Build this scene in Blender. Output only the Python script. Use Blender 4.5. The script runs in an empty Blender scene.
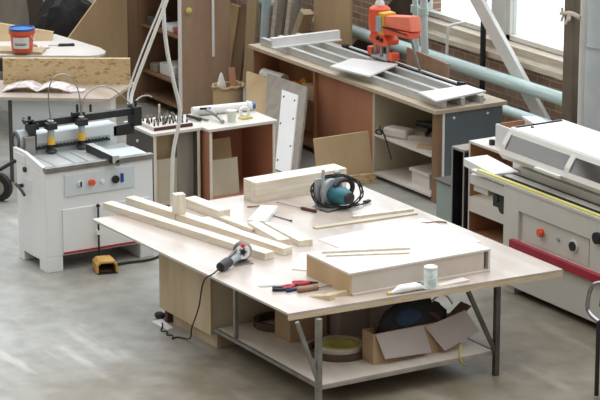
import bpy, bmesh, math, random
from mathutils import Vector, Matrix
random.seed(7)
S = bpy.context.scene
COL = S.collection
R = math.radians
PI = math.pi

# ------------------------------------------------------------------ materials
def hexc(h):
    h = h.lstrip('#'); c = [int(h[i:i+2], 16)/255 for i in (0, 2, 4)]
    return tuple(x/12.92 if x <= .04045 else ((x+.055)/1.055)**2.4 for x in c) + (1,)
MATS = {}
def mat(name, c1, c2=None, rough=.6, metal=0, scale=6, stretch=(1, 1, 1), bump=0, detail=4, lo=.35, hi=.65, spec=.5, coat=0):
    m = bpy.data.materials.new(name); m.use_nodes = True
    nt = m.node_tree; b = nt.nodes['Principled BSDF']
    b.inputs['Roughness'].default_value = rough; b.inputs['Metallic'].default_value = metal
    b.inputs['Specular IOR Level'].default_value = spec
    b.inputs['Coat Weight'].default_value = coat
    if c2 is None:
        b.inputs['Base Color'].default_value = hexc(c1)
    if c2 is not None or bump:
        tc = nt.nodes.new('ShaderNodeTexCoord'); mp = nt.nodes.new('ShaderNodeMapping')
        mp.inputs['Scale'].default_value = stretch
        nz = nt.nodes.new('ShaderNodeTexNoise'); nz.inputs['Scale'].default_value = scale; nz.inputs['Detail'].default_value = detail
        nt.links.new(tc.outputs['Object'], mp.inputs['Vector']); nt.links.new(mp.outputs['Vector'], nz.inputs['Vector'])
        if c2 is not None:
            rp = nt.nodes.new('ShaderNodeValToRGB'); rp.color_ramp.elements[0].position = lo; rp.color_ramp.elements[1].position = hi
            rp.color_ramp.elements[0].color = hexc(c1); rp.color_ramp.elements[1].color = hexc(c2)
            nt.links.new(nz.outputs['Fac'], rp.inputs['Fac']); nt.links.new(rp.outputs['Color'], b.inputs['Base Color'])
        if bump:
            bp = nt.nodes.new('ShaderNodeBump'); bp.inputs['Strength'].default_value = bump; bp.inputs['Distance'].default_value = .01
            nt.links.new(nz.outputs['Fac'], bp.inputs['Height']); nt.links.new(bp.outputs['Normal'], b.inputs['Normal'])
    MATS[name] = m
    return m

GX, GY, GZ = (.7, 9, 9), (9, .7, 9), (9, 9, .7)
mat('ply_top', '#b5a597', '#c7b9ac', rough=.22, scale=1.6, stretch=(.8, 3, 3), spec=1.0)
mat('ply_edge', '#bfa988', '#dccbb0', rough=.7, scale=7, stretch=(1, 1, 22))
mat('ply', '#b59e7c', '#cab796', rough=.6, scale=1.8, stretch=(2.6, 2.6, .7))
mat('box_face', '#c3b7aa', '#cec3b7', rough=.5, scale=2)
mat('redbrown_light', '#b5765a', '#c4876a', rough=.5, scale=1.2, stretch=(2, 2, .6))
mat('bench_top', '#b3a28a', '#c4b59e', rough=.5, scale=1.8, stretch=(.7, 3, 3))
mat('ply_dark', '#a3865c', '#b79a6e', rough=.65, scale=2, stretch=(2.6, 2.6, .7))
mat('pine_x', '#d2c4ac', '#e6ddcd', rough=.38, scale=3, stretch=GX, spec=.8)
mat('pine_y', '#d2c4ac', '#e6ddcd', rough=.38, scale=3, stretch=GY, spec=.8)
mat('pine_z', '#d2c4ac', '#e6ddcd', rough=.38, scale=3, stretch=GZ, spec=.8)
mat('tan_board', '#b89c74', '#c6ab84', rough=.65, scale=1.5, stretch=(2, 2, .6))
mat('brown_board', '#9c8068', '#ad9279', rough=.6, scale=2, stretch=(3, 3, .5))
mat('dark_timber', '#6d5541', '#80664e', rough=.7, scale=3, stretch=GZ)
mat('shelf_wood', '#7a5d43', '#8e6e50', rough=.65, scale=2, stretch=(3, 3, .6))
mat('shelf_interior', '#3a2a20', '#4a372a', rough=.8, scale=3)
mat('redbrown', '#9c6548', '#ad7656', rough=.5, scale=1.2, stretch=(2, 2, .6))
mat('orange_wood', '#a07150', '#b0815d', rough=.55, scale=1.4, stretch=(2, 2, .6))
mat('pale_lam', '#d3cac0', '#ddd5cb', rough=.45, scale=2)
mat('white_lam', '#e9e8e4', '#f0efec', rough=.3, scale=2)
mat('sheet_white', '#e6e5e2', '#efeeeb', rough=.32, scale=1.5)
mat('cream_ply', '#b8ac92', '#c8bda4', rough=.6, scale=1.6, stretch=(2, 2, .7))
mat('grey_panel', '#8b8378', '#9b9286', rough=.6, scale=3, stretch=(4, 4, .6))
mat('slate', '#5d676b', '#69737a', rough=.45, scale=1.5)
mat('dark_lam', '#4f4a44', '#5a554e', rough=.5, scale=2)
mat('teal_grey', '#8f9f97', '#9aa9a0', rough=.5, scale=2)
mat('machine_white', '#e4e4e1', '#ebebe9', rough=.38, scale=1.2)
mat('machine_cream', '#d2cfc4', '#dad7cd', rough=.4, scale=1.2)
mat('machine_grey', '#9fa5a6', '#aab0b0', rough=.4, scale=2)
mat('panel_blue', '#cdd4d5', '#d6dcdc', rough=.45, scale=1.5)
mat('steel', '#8f8d88', '#a5a39d', rough=.35, metal=.8, scale=8)
mat('steel_dark', '#55524e', '#67635e', rough=.45, metal=.6, scale=8)
mat('leg_steel', '#7e7c76', '#94928b', rough=.4, metal=.5, scale=8)
mat('chrome', '#a8a8a8', rough=.12, metal=1)
mat('alu', '#bfc0be', '#cdcecb', rough=.38, metal=.35, scale=5, stretch=GX)
mat('black', '#1c1c1d', '#262627', rough=.5, scale=6)
mat('black_rubber', '#201f1e', '#2b2a28', rough=.75, scale=8)
mat('black_cloth', '#1b1a1b', '#2b2929', rough=.9, scale=9, bump=.5)
mat('navy', '#20304a', '#2c3d5a', rough=.85, scale=9, bump=.4)
mat('maroon', '#4c2a28', '#5d3632', rough=.85, scale=9)
mat('red', '#b3232c', '#bf2c33', rough=.45, scale=4)
mat('stripe_red', '#a32236', '#ad2a3d', rough=.45, scale=4)
mat('orange', '#e0532f', '#e96540', rough=.4, scale=4)
mat('orange_pale', '#ef7c5c', '#f2886a', rough=.45, scale=4)
mat('yellow', '#e0a92c', '#e9b53c', rough=.45, scale=4)
mat('strip_yellow', '#cfc46a', '#d8ce7c', rough=.5, scale=4)
mat('pedal_yellow', '#c99a4a', '#d8b068', rough=.5, scale=8)
mat('tool_teal', '#1d5c67', '#276f7a', rough=.35, scale=6)
mat('blue', '#2a62a8', '#3370b8', rough=.4, scale=4)
mat('deep_blue', '#24479a', rough=.4)
mat('white_plastic', '#eeeeec', rough=.35)
mat('mint', '#cfe6df', '#f0f5f2', rough=.45, scale=26, detail=1, lo=.45, hi=.55)
mat('cup_green', '#dbe3d2', '#e6ecde', rough=.5, scale=4)
mat('card', '#a98d6c', '#b69a78', rough=.8, scale=2)
mat('card_lilac', '#a69a94', '#b2a6a0', rough=.75, scale=2)
mat('card_inner', '#6d5a4b', '#7a6656', rough=.85, scale=2)
mat('drum_card', '#bfa57e', '#cab18b', rough=.75, scale=2)
mat('paper', '#e8e6e1', '#efeeea', rough=.7, scale=5)
mat('paper_print', '#b9a8a4', '#e4dfda', rough=.6, scale=14, lo=.4, hi=.55)
mat('paint_white', '#dbd9d2', '#e6e4de', rough=.55, scale=4)
mat('pipe_teal', '#b4d0cb', '#d0dfdc', rough=.45, scale=4, stretch=GX)
mat('pipe_pale', '#c3d6d8', '#d2e0e1', rough=.45, scale=4)
mat('duct_grey', '#c0c8ca', '#cdd3d4', rough=.4, scale=3)
mat('column_brown', '#6e6153', '#7b6d5e', rough=.7, scale=3)
mat('plaster', '#8a8076', '#9c9287', rough=.85, scale=2)
mat('end_wall', '#5b4e44', '#6b5d51', rough=.85, scale=1.5)
mat('ledge', '#c9b9a3', '#ddd2c2', rough=.75, scale=5, stretch=GX)
mat('coil_brown', '#4a3b30', '#5c4a3c', rough=.6, scale=8)
mat('coil_pale', '#cfc6ae', '#dad2bd', rough=.55, scale=8)
mat('coil_yellow', '#c9c069', '#d6cd7c', rough=.55, scale=8)
mat('handle_brown', '#7d5a44', '#946e55', rough=.55, scale=8)
mat('hose_white', '#d8d4cb', '#e2dfd7', rough=.5, scale=6)
mat('added_bright_ground', '#e6e9ea', '#eef0f0', rough=.9, scale=.5)
mat('table_shelf', '#cbbfb0', '#d9cfc2', rough=.55, scale=2, stretch=(.8, 3, 3))

def osb():
    m = bpy.data.materials.new('osb'); m.use_nodes = True; nt = m.node_tree; b = nt.nodes['Principled BSDF']
    b.inputs['Roughness'].default_value = .65
    tc = nt.nodes.new('ShaderNodeTexCoord'); mp = nt.nodes.new('ShaderNodeMapping'); mp.inputs['Scale'].default_value = (1, 1, 2.2)
    v = nt.nodes.new('ShaderNodeTexVoronoi'); v.inputs['Scale'].default_value = 24
    rp = nt.nodes.new('ShaderNodeValToRGB'); e = rp.color_ramp.elements
    e[0].color = hexc('#c4a678'); e[1].color = hexc('#d8be94'); x = e.new(.1); x.color = hexc('#a98a5c'); x2 = e.new(.17); x2.color = hexc('#cfb385')
    sp = nt.nodes.new('ShaderNodeSeparateColor')
    nt.links.new(tc.outputs['Object'], mp.inputs['Vector']); nt.links.new(mp.outputs['Vector'], v.inputs['Vector'])
    nt.links.new(v.outputs['Color'], sp.inputs['Color']); nt.links.new(sp.outputs[0], rp.inputs['Fac']); nt.links.new(rp.outputs['Color'], b.inputs['Base Color'])
    MATS['osb'] = m
osb()
def brick():
    m = bpy.data.materials.new('brick'); m.use_nodes = True; nt = m.node_tree; b = nt.nodes['Principled BSDF']
    b.inputs['Roughness'].default_value = .9
    tc = nt.nodes.new('ShaderNodeTexCoord'); mp = nt.nodes.new('ShaderNodeMapping'); mp.inputs['Rotation'].default_value = (R(90), 0, 0)
    bt = nt.nodes.new('ShaderNodeTexBrick'); bt.inputs['Scale'].default_value = 3.2
    bt.inputs['Color1'].default_value = hexc('#9c7a64'); bt.inputs['Color2'].default_value = hexc('#b5937c'); bt.inputs['Mortar'].default_value = hexc('#cfc3b4')
    bt.inputs['Mortar Size'].default_value = .018; bt.inputs['Brick Width'].default_value = .7; bt.inputs['Row Height'].default_value = .24
    nz = nt.nodes.new('ShaderNodeTexNoise'); nz.inputs['Scale'].default_value = 3.5; nz.inputs['Detail'].default_value = 6
    mx = nt.nodes.new('ShaderNodeMix'); mx.data_type = 'RGBA'; mx.inputs[7].default_value = hexc('#a3917f')
    rp = nt.nodes.new('ShaderNodeValToRGB'); rp.color_ramp.elements[0].position = .48; rp.color_ramp.elements[1].position = .7; rp.color_ramp.elements[1].color = (.7, .7, .7, 1)
    nt.links.new(tc.outputs['Object'], mp.inputs['Vector']); nt.links.new(mp.outputs['Vector'], bt.inputs['Vector'])
    nt.links.new(tc.outputs['Object'], nz.inputs['Vector']); nt.links.new(nz.outputs['Fac'], rp.inputs['Fac'])
    nt.links.new(bt.outputs['Color'], mx.inputs[6]); nt.links.new(rp.outputs['Color'], mx.inputs[0]); nt.links.new(mx.outputs[2], b.inputs['Base Color'])
    MATS['brick'] = m
brick()
def concrete():
    m = bpy.data.materials.new('concrete'); m.use_nodes = True; nt = m.node_tree; b = nt.nodes['Principled BSDF']
    tc = nt.nodes.new('ShaderNodeTexCoord')
    def noise(s, d, st=(1, 1, 1)):
        mp = nt.nodes.new('ShaderNodeMapping'); mp.inputs['Scale'].default_value = st
        n = nt.nodes.new('ShaderNodeTexNoise'); n.inputs['Scale'].default_value = s; n.inputs['Detail'].default_value = d
        nt.links.new(tc.outputs['Object'], mp.inputs['Vector']); nt.links.new(mp.outputs['Vector'], n.inputs['Vector']); return n
    a = noise(.55, 5); c = noise(5, 12); d = noise(2.2, 10, (.35, 1.5, 1))
    r1 = nt.nodes.new('ShaderNodeValToRGB'); r1.color_ramp.elements[0].position = .36; r1.color_ramp.elements[1].position = .64
    r1.color_ramp.elements[0].color = hexc('#979389'); r1.color_ramp.elements[1].color = hexc('#aaa9a3')
    r2 = nt.nodes.new('ShaderNodeValToRGB'); r2.color_ramp.elements[0].position = .3; r2.color_ramp.elements[1].position = .62
    r2.color_ramp.elements[0].color = (.74, .73, .7, 1); r2.color_ramp.elements[1].color = (1, 1, 1, 1)
    r3 = nt.nodes.new('ShaderNodeValToRGB'); r3.color_ramp.elements[0].position = .56; r3.color_ramp.elements[1].position = .7
    r3.color_ramp.elements[0].color = (0, 0, 0, 1); r3.color_ramp.elements[1].color = (.5, .5, .5, 1)
    mu = nt.nodes.new('ShaderNodeMix'); mu.data_type = 'RGBA'; mu.blend_type = 'MULTIPLY'; mu.inputs[0].default_value = 1
    mx = nt.nodes.new('ShaderNodeMix'); mx.data_type = 'RGBA'; mx.inputs[7].default_value = hexc('#d0cdc7')
    nt.links.new(a.outputs['Fac'], r1.inputs['Fac']); nt.links.new(c.outputs['Fac'], r2.inputs['Fac']); nt.links.new(d.outputs['Fac'], r3.inputs['Fac'])
    nt.links.new(r1.outputs['Color'], mu.inputs[6]); nt.links.new(r2.outputs['Color'], mu.inputs[7])
    nt.links.new(mu.outputs[2], mx.inputs[6]); nt.links.new(r3.outputs['Color'], mx.inputs[0])
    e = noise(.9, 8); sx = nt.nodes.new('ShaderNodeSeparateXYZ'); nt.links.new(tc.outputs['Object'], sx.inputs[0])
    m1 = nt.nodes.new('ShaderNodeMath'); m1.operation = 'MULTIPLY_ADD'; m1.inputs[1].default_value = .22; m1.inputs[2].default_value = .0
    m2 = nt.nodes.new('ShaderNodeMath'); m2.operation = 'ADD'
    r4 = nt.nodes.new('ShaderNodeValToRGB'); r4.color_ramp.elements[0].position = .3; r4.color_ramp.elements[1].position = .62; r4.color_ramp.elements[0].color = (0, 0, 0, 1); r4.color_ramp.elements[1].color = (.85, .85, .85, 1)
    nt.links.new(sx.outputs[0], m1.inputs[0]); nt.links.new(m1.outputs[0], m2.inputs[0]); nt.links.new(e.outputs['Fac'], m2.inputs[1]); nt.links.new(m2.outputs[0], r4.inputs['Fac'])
    md = nt.nodes.new('ShaderNodeMix'); md.data_type = 'RGBA'; md.blend_type = 'MULTIPLY'; md.inputs[7].default_value = hexc('#c2b49c')  # brownish shade on the table side of the floor, painted into its colour
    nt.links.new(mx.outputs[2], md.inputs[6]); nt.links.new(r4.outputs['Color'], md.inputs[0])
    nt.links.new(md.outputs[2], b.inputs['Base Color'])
    rr = nt.nodes.new('ShaderNodeMapRange'); rr.inputs['To Min'].default_value = .28; rr.inputs['To Max'].default_value = .55
    nt.links.new(d.outputs['Fac'], rr.inputs['Value']); nt.links.new(rr.outputs[0], b.inputs['Roughness'])
    MATS['concrete'] = m
concrete()
def glass(name, tint, gloss):
    m = bpy.data.materials.new(name); m.use_nodes = True; nt = m.node_tree
    nt.nodes.remove(nt.nodes['Principled BSDF']); out = nt.nodes['Material Output']
    t = nt.nodes.new('ShaderNodeBsdfTransparent'); t.inputs['Color'].default_value = hexc(tint)
    g = nt.nodes.new('ShaderNodeBsdfGlossy'); g.inputs['Roughness'].default_value = .08
    mx = nt.nodes.new('ShaderNodeMixShader'); mx.inputs[0].default_value = gloss
    nt.links.new(t.outputs[0], mx.inputs[1]); nt.links.new(g.outputs[0], mx.inputs[2]); nt.links.new(mx.outputs[0], out.inputs['Surface'])
    MATS[name] = m
glass('window_glass', '#fafdfd', .04)
glass('hood_glass', '#b9b5ae', .2)

# ------------------------------------------------------------------ mesh building
WM = {}
class MB:
    def __init__(s, M=None): s.bm = bmesh.new(); s.M = M or Matrix()
    def _v(s, p): return s.bm.verts.new(s.M @ Vector(p))
    def hexa(s, b, t):
        B = [s._v(p) for p in b]; T = [s._v(p) for p in t]; n = len(b)
        s.bm.faces.new(list(reversed(B))); s.bm.faces.new(T)
        for i in range(n): s.bm.faces.new([B[i], B[(i+1) % n], T[(i+1) % n], T[i]])
        return s
    def box(s, x0, x1, y0, y1, z0, z1):
        return s.hexa([(x0, y0, z0), (x1, y0, z0), (x1, y1, z0), (x0, y1, z0)], [(x0, y0, z1), (x1, y0, z1), (x1, y1, z1), (x0, y1, z1)])
    def prism(s, poly, z0, z1): return s.hexa([(x, y, z0) for x, y in poly], [(x, y, z1) for x, y in poly])
    def prism_x(s, poly, x0, x1): return s.hexa([(x0, y, z) for y, z in poly], [(x1, y, z) for y, z in poly])
    def prism_y(s, poly, y0, y1): return s.hexa([(x, y1, z) for x, z in poly], [(x, y0, z) for x, z in poly])
    def bar(s, a, b, w, h, up=(0, 0, 1)):
        a = Vector(a); b = Vector(b); d = (b-a).normalized(); u = Vector(up)
        if abs(d.dot(u)) > .98: u = Vector((0, 1, 0))
        r = d.cross(u).normalized()*w/2; u = r.cross(d).normalized()*h/2
        return s.hexa([a-r-u, a+r-u, a+r+u, a-r+u], [b-r-u, b+r-u, b+r+u, b-r+u])
    def rings(s, rings, cap=True, closed=False):
        V = [[s._v(p) for p in r] for r in rings]; n = len(V[0]); L = len(V)
        for i in range(L if closed else L-1):
            A = V[i]; B = V[(i+1) % L]
            for k in range(n): s.bm.faces.new([A[k], A[(k+1) % n], B[(k+1) % n], B[k]])
        if cap and not closed:
            s.bm.faces.new(list(reversed(V[0]))); s.bm.faces.new(V[-1])
        return s
    def tube(s, pts, r, n=10, closed=False, smooth=0, flat=None):
        P = [Vector(p) for p in pts]
        for _ in range(smooth):
            Q = []
            m = len(P)
            if not closed: Q.append(P[0])
            for i in range(m if closed else m-1):
                a, b = P[i], P[(i+1) % m]; Q += [a*.75+b*.25, a*.25+b*.75]
            if not closed: Q.append(P[-1])
            P = Q
        m = len(P); rings = []; u = None
        for i in range(m):
            if closed: d = P[(i+1) % m]-P[i-1]
            else: d = P[min(i+1, m-1)]-P[max(i-1, 0)]
            d.normalize()
            if u is None:
                u = Vector((0, 0, 1)) if abs(d.z) < .9 else Vector((1, 0, 0))
            u = (u-d*u.dot(d)).normalized(); v = d.cross(u)
            rr = r[i*len(r)//m] if isinstance(r, (list, tuple)) else r
            fu, fv = flat or (1, 1)
            rings.append([P[i]+(u*math.cos(2*PI*k/n)*fu+v*math.sin(2*PI*k/n)*fv)*rr for k in range(n)])
        return s.rings(rings, closed=closed)
    def cyl(s, a, b, r, r2=None, n=20):
        a = Vector(a); b = Vector(b); d = (b-a).normalized(); r2 = r if r2 is None else r2
        u = Vector((0, 0, 1)) if abs(d.z) < .9 else Vector((1, 0, 0))
        u = (u-d*u.dot(d)).normalized(); v = d.cross(u)
        return s.rings([[p+(u*math.cos(2*PI*k/n)+v*math.sin(2*PI*k/n))*q for k in range(n)] for p, q in ((a, r), (b, r2))])
    def lathe(s, c, prof, n=24, axis=(0, 0, 1)):
        c = Vector(c); d = Vector(axis).normalized(); u = Vector((1, 0, 0)) if abs(d.x) < .9 else Vector((0, 1, 0))
        u = (u-d*u.dot(d)).normalized(); v = d.cross(u)
        return s.rings([[c+d*h+(u*math.cos(2*PI*k/n)+v*math.sin(2*PI*k/n))*max(r, .0005) for k in range(n)] for r, h in prof])
    def ell(s, c, rx, ry, rz, n=16):
        pr = []
        for i in range(1, 10):
            t = PI*i/10; pr.append([(c[0]+rx*math.sin(t)*math.cos(2*PI*k/n), c[1]+ry*math.sin(t)*math.sin(2*PI*k/n), c[2]-rz*math.cos(t)) for k in range(n)])
        return s.rings(pr)
    def ring(s, c, ro, ri, h, n=40, axis=(0, 0, 1)):
        c = Vector(c); d = Vector(axis).normalized(); u = Vector((1, 0, 0)) if abs(d.x) < .9 else Vector((0, 1, 0))
        u = (u-d*u.dot(d)).normalized(); v = d.cross(u)
        def q(k, r, z): return c+d*z+(u*math.cos(2*PI*k/n)+v*math.sin(2*PI*k/n))*r
        return s.rings([[q(k, ri, 0), q(k, ro, 0), q(k, ro, h), q(k, ri, h)] for k in range(n)], closed=True)
    def build(s, name, m, parent=None, bevel=0, smooth=False, loc=None):
        if parent is not None: W = WM[parent.name]
        else:
            W = Matrix.Translation(loc) if loc is not None else Matrix()
        bmesh.ops.recalc_face_normals(s.bm, faces=s.bm.faces)
        s.bm.transform(W.inverted())
        me = bpy.data.meshes.new(name); s.bm.to_mesh(me); s.bm.free()
        o = bpy.data.objects.new(name, me); COL.objects.link(o)
        me.materials.append(MATS[m])
        if smooth:
            me.polygons.foreach_set('use_smooth', [True]*len(me.polygons))
            try: me.set_sharp_from_angle(angle=R(40))
            except Exception: pass
        if parent is not None: o.parent = parent
        else: o.matrix_world = W
        WM[o.name] = W
        if bevel:
            b = o.modifiers.new('bevel', 'BEVEL'); b.width = bevel; b.segments = 2; b.limit_method = 'ANGLE'
        return o
def tag(o, label, cat, group=None):
    o['label'] = label; o['category'] = cat
    if group: o['group'] = group
    return o
def thing(name, label, cat, loc, rz=0, group=None):
    o = bpy.data.objects.new(name, None); COL.objects.link(o); o.empty_display_size = .1
    o.location = loc; o.rotation_euler = (0, 0, rz)
    WM[o.name] = Matrix.Translation(loc) @ Matrix.Rotation(rz, 4, 'Z')
    return tag(o, label, cat, group)
def struct(o): o['kind'] = 'structure'; return o
def RZ(x, y, z, a, rx=0, ry=0):
    return Matrix.Translation((x, y, z)) @ Matrix.Rotation(a, 4, 'Z') @ Matrix.Rotation(ry, 4, 'Y') @ Matrix.Rotation(rx, 4, 'X')
def B(*a, M=None): return MB(M).box(*a)
def lab(o, t): o['label'] = t; return o

# ------------------------------------------------------------------ the hall
WY = 4.75
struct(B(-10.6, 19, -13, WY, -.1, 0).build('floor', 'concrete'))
struct(B(-10.6, 19, WY, 5.05, 0, 1.06).build('wall_right', 'brick'))
struct(B(-10.6, -5.72, WY, 5.05, 1.06, 2.1).build('wall_right_solid', 'brick'))
struct(B(-10.6, 19, WY, 5.05, 4.3, 4.6).build('wall_right_upper', 'plaster'))
struct(B(-10.9, -10.6, -13, 5.05, 0, 2.4).build('wall_back', 'end_wall'))
struct(B(-10.9, -10.6, -13, 5.05, 4.4, 4.6).build('wall_back_upper', 'end_wall'))
struct(B(-40, 40, 5.05, 45, -.3, -.1).build('added_ground_outside', 'added_bright_ground'))  # added ground, coloured white so the window view looks blown out
m = MB(); m.prism_x([(WY-.08, 1.04), (WY-.08, 1.1), (WY-.03, 1.13), (WY-.04, 1.22), (5.05, 1.25), (5.05, 1.061), (WY-.001, 1.061), (WY-.001, 1.04)], -5.72, 19)
struct(m.build('trim_1', 'ledge', bevel=.004))
for i, (x0, x1) in enumerate([(-5.72, -4.38), (-4.16, -2.6), (-1.95, .2), (.3, 3.2), (3.3, 6.2), (-10.6, -8.2), (-8.1, -5.75)]):  # last two are high unseen windows, added for glare on the tabletop
    m = MB(); z0, z1 = (1.24 if x0 > -5.73 else 2.1), 4.3
    m.box(x0, x0+.06, 4.82, 4.9, z0, z1); m.box(x1-.06, x1, 4.82, 4.9, z0, z1)
    m.box(x0, x1, 4.82, 4.9, z0, z0+.05); m.box(x0, x1, 4.82, 4.9, z1-.06, z1); m.box(x0, x1, 4.83, 4.89, 3.0, 3.06)
    w = struct(m.build('window_%d' % (i+1), 'paint_white'))
    WM[w.name] = Matrix()
    B(x0+.06, x1-.06, 4.855, 4.865, z0+.05, z1-.06).build('pane', 'window_glass', w)
for i, (x0, x1) in enumerate([(-4.38, -4.16), (-2.6, -1.95), (.2, .3), (3.2, 3.3), (6.2, 19), (-8.2, -8.1)]):
    struct(B(x0, x1, 4.8, 4.95, 2.1 if x0 < -6 else 1.2, 4.3).build('trim_%d' % (i+2), 'paint_white' if i == 0 else 'plaster'))
struct(B(-2.34, -2.18, 4.2, 4.32, 0, 4.6).build('wall_column', 'column_brown', bevel=.006))
struct(B(-5.2, -5.08, -13, 4.9, 4.1, 4.3).build('ceiling_joist', 'column_brown'))
struct(B(-3.4, -3.28, -13, 4.9, 4.1, 4.3).build('ceiling_joist', 'column_brown'))

for i, y0 in enumerate((-12.9, -9.3, -5.7, -2.1, 1.5)):  # unseen windows high in the end wall, added to feed the tabletop glare
    m = MB(); y1 = y0+3.5
    m.box(-10.78, -10.7, y0, y0+.06, 2.4, 4.4); m.box(-10.78, -10.7, y1-.06, y1, 2.4, 4.4); m.box(-10.78, -10.7, y0, y1, 2.4, 2.46); m.box(-10.78, -10.7, y0, y1, 4.34, 4.4)
    w = struct(m.build('window_%d' % (i+8), 'pipe_pale')); WM[w.name] = Matrix()
    B(-10.745, -10.735, y0+.06, y1-.06, 2.46, 4.34).build('pane', 'window_glass', w)
# pipes, braces and posts by the window wall
t = thing('wall_pipe', 'long pale teal pipe running level along the brick wall', 'pipe', (-5, 4.42, .8))
MB().cyl((-10.4, 4.42, .945), (4.0, 4.42, .945), .068).build('pipe', 'pipe_teal', t, smooth=True)
for x in (-8.6, -6.6, -4.78, -1.0, 1.5):
    m = MB(); m.cyl((x, 4.42, 0), (x, 4.42, .88), .02); m.build('bracket', 'pipe_teal', t, smooth=True)
t = thing('low_pipe', 'lower pale pipe emerging behind the grey end of the long bench', 'pipe', (-2.5, 4.25, .5))
MB().cyl((-4.6, 4.2, .73), (-2.42, 4.2, .73), .05).build('pipe', 'pipe_pale', t, smooth=True)
for x in (-4.5, -2.6):
    m = MB(); m.cyl((x, 4.2, 0), (x, 4.2, .68), .022); m.build('support', 'pipe_pale', t, smooth=True)
tag(MB().bar((-4.61, 4.56, 1.9), (-2.42, 4.56, 0), .05, .17, up=(0, 0, 1)).build('diagonal_brace', 'paint_white', loc=(-3.5, 4.56, 0), bevel=.004),
    'wide white diagonal brace crossing in front of the windows', 'brace')
tag(MB().cyl((-4.31, 4.63, 0), (-4.31, 4.63, 4.1), .03).build('support_post', 'black', loc=(-4.31, 4.63, 0), smooth=True),
    'thin dark upright post beside the white diagonal brace', 'post')
for k, (x, y, r, l) in enumerate([(-5.08, 4.28, .032, 'pale vertical pipe nearest the orange router, rising past the window'), (-4.92, 4.28, .042, 'second pale bluish vertical pipe, just right of the thinner one')]):
    t = thing('standpipe', l, 'pipe', (x, y, 0))
    MB().tube([(x+.14, y, 0), (x+.1, y, .7), (x+.03, y, 1.05), (x, y, 1.5), (x, y, 4.1)], r, 12, smooth=2).build('pipe', 'pipe_pale', t, smooth=True)
    MB().cyl((x, y, 1.42), (x, y, 1.5), r+.014).build('collar', 'pipe_teal', t, smooth=True)
tag(MB().tube([(-4.82, 4.52, 0), (-4.82, 4.52, 1.26), (-4.82, 4.56, 1.3), (-4.82, 4.74, 1.31)], .016, 10, smooth=2).build('vent_pipe', 'paint_white', loc=(-4.82, 4.52, 0), smooth=True),
    'small white pipe with a bent top standing against the brick', 'pipe')
tag(MB().bar((-5.25, 4.62, 1.75), (-7.45, 4.6, .0), .34, .04, up=(0, 1, 0)).build('leaning_plank', 'shelf_interior', loc=(-6.6, 4.45, 0)),
    'dark brown plank leaning diagonally behind the orange router', 'plank')
t = thing('ventilation_duct', 'grey round sheet-metal duct standing right of the brown column', 'duct', (-1.76, 4.22, 0))
MB().cyl((-1.76, 4.22, 0), (-1.76, 4.22, 1.66), .15, n=32).build('lower_tube', 'duct_grey', t, smooth=True)
MB().cyl((-1.76, 4.22, 1.66), (-1.76, 4.22, 4.1), .14, n=32).build('upper_tube', 'duct_grey', t, smooth=True)
MB().ring((-1.76, 4.22, 1.65), .158, .138, .025).build('collar', 'machine_grey', t, smooth=True)
tag(MB().cyl((-2.04, 4.24, 0), (-2.04, 4.24, 4.1), .058).build('drainpipe', 'paint_white', loc=(-2.04, 4.24, 0), smooth=True),
    'off-white vertical pipe between the brown column and grey duct', 'pipe')
t = thing('wall_hook', 'pale forked wooden hook fixed to the brown column', 'hook', (-2.2, 4.19, 1.9))
MB().tube([(-2.06, 4.18, 1.89), (-2.16, 4.16, 1.92), (-2.33, 4.15, 1.89)], [.024, .024, .016], 8, smooth=1).build('stem', 'ledge', t, smooth=True)
for q_ in ([(-2.18, 4.15, 1.9), (-2.14, 4.12, 1.87), (-2.1, 4.08, 1.87)], [(-2.2, 4.15, 1.9), (-2.17, 4.11, 1.85), (-2.16, 4.08, 1.82)], [(-2.3, 4.15, 1.89), (-2.31, 4.15, 1.95)], [(-2.28, 4.15, 1.89), (-2.29, 4.13, 1.82)]):
    MB().tube(q_, .012, 8, smooth=1).build('prong', 'ledge', t, smooth=True)

# ------------------------------------------------------------------ assembly table in the middle
TB = [(-1.56, -1.315), (1.565, -1.225), (1.695, 1.235), (-1.58, 1.235)]
t = thing('work_table', 'large plywood-topped work table on steel legs in mid-floor', 'table', (0, 0, 0))
MB().prism(TB, .782, .8).build('tabletop', 'ply_top', t)
m = MB()
I = lambda k: [(x*k[0], y*k[1]) for x, y in TB]
m.box(-1.5, 1.56, -1.02, -.96, .745, .782); m.box(-1.5, 1.56, .9, .96, .745, .782); m.box(1.46, 1.52, -1.0, 1.1, .745, .782); m.box(-1.5, -1.44, -.96, .9, .745, .782); m.box(.24, .3, -.96, .9, .745, .782)
m.build('top_frame', 'steel_dark', t)
m = MB(); m.prism([(1.535, -1.215), (1.5645, -1.224), (1.6945, 1.234), (1.664, 1.234)], .742, .7815); m.build('edge_batten', 'ply_edge', t)
LEGS = [(1.63, -1.0, 'leg_steel'), (1.64, .64, 'steel_dark'), (1.6, 1.02, None), (.27, .9, 'steel_dark'), (-1.45, .9, 'steel_dark'), (-1.4, -.6, 'steel_dark')]
for x, y, mm in LEGS:
    if mm: MB().box(x-.022, x+.022, y-.022, y+.022, 0, .742).build('leg', mm, t, bevel=.004)
B(.255, .285, -.965, -.935, .19, .746).build('upright', 'leg_steel', t)
MB().bar((1.63, -1.19, .745), (1.63, -1.01, .26), .028, .028).build('brace', 'leg_steel', t)
MB().bar((1.64, .36, .742), (1.64, .63, .2), .03, .03).build('brace', 'steel_dark', t)
m = MB(); m.box(-.03, 1.6, -.96, .64, .172, .19); m.build('shelf', 'table_shelf', t)
B(-.03, 1.6, -.985, -.96, .168, .194).build('shelf_rail', 'leg_steel', t); B(1.6, 1.625, -.985, .66, .165, .194).build('shelf_rail', 'grey_panel', t); B(-.03, 1.6, .64, .66, .168, .194).build('shelf_rail', 'steel_dark', t)

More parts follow.
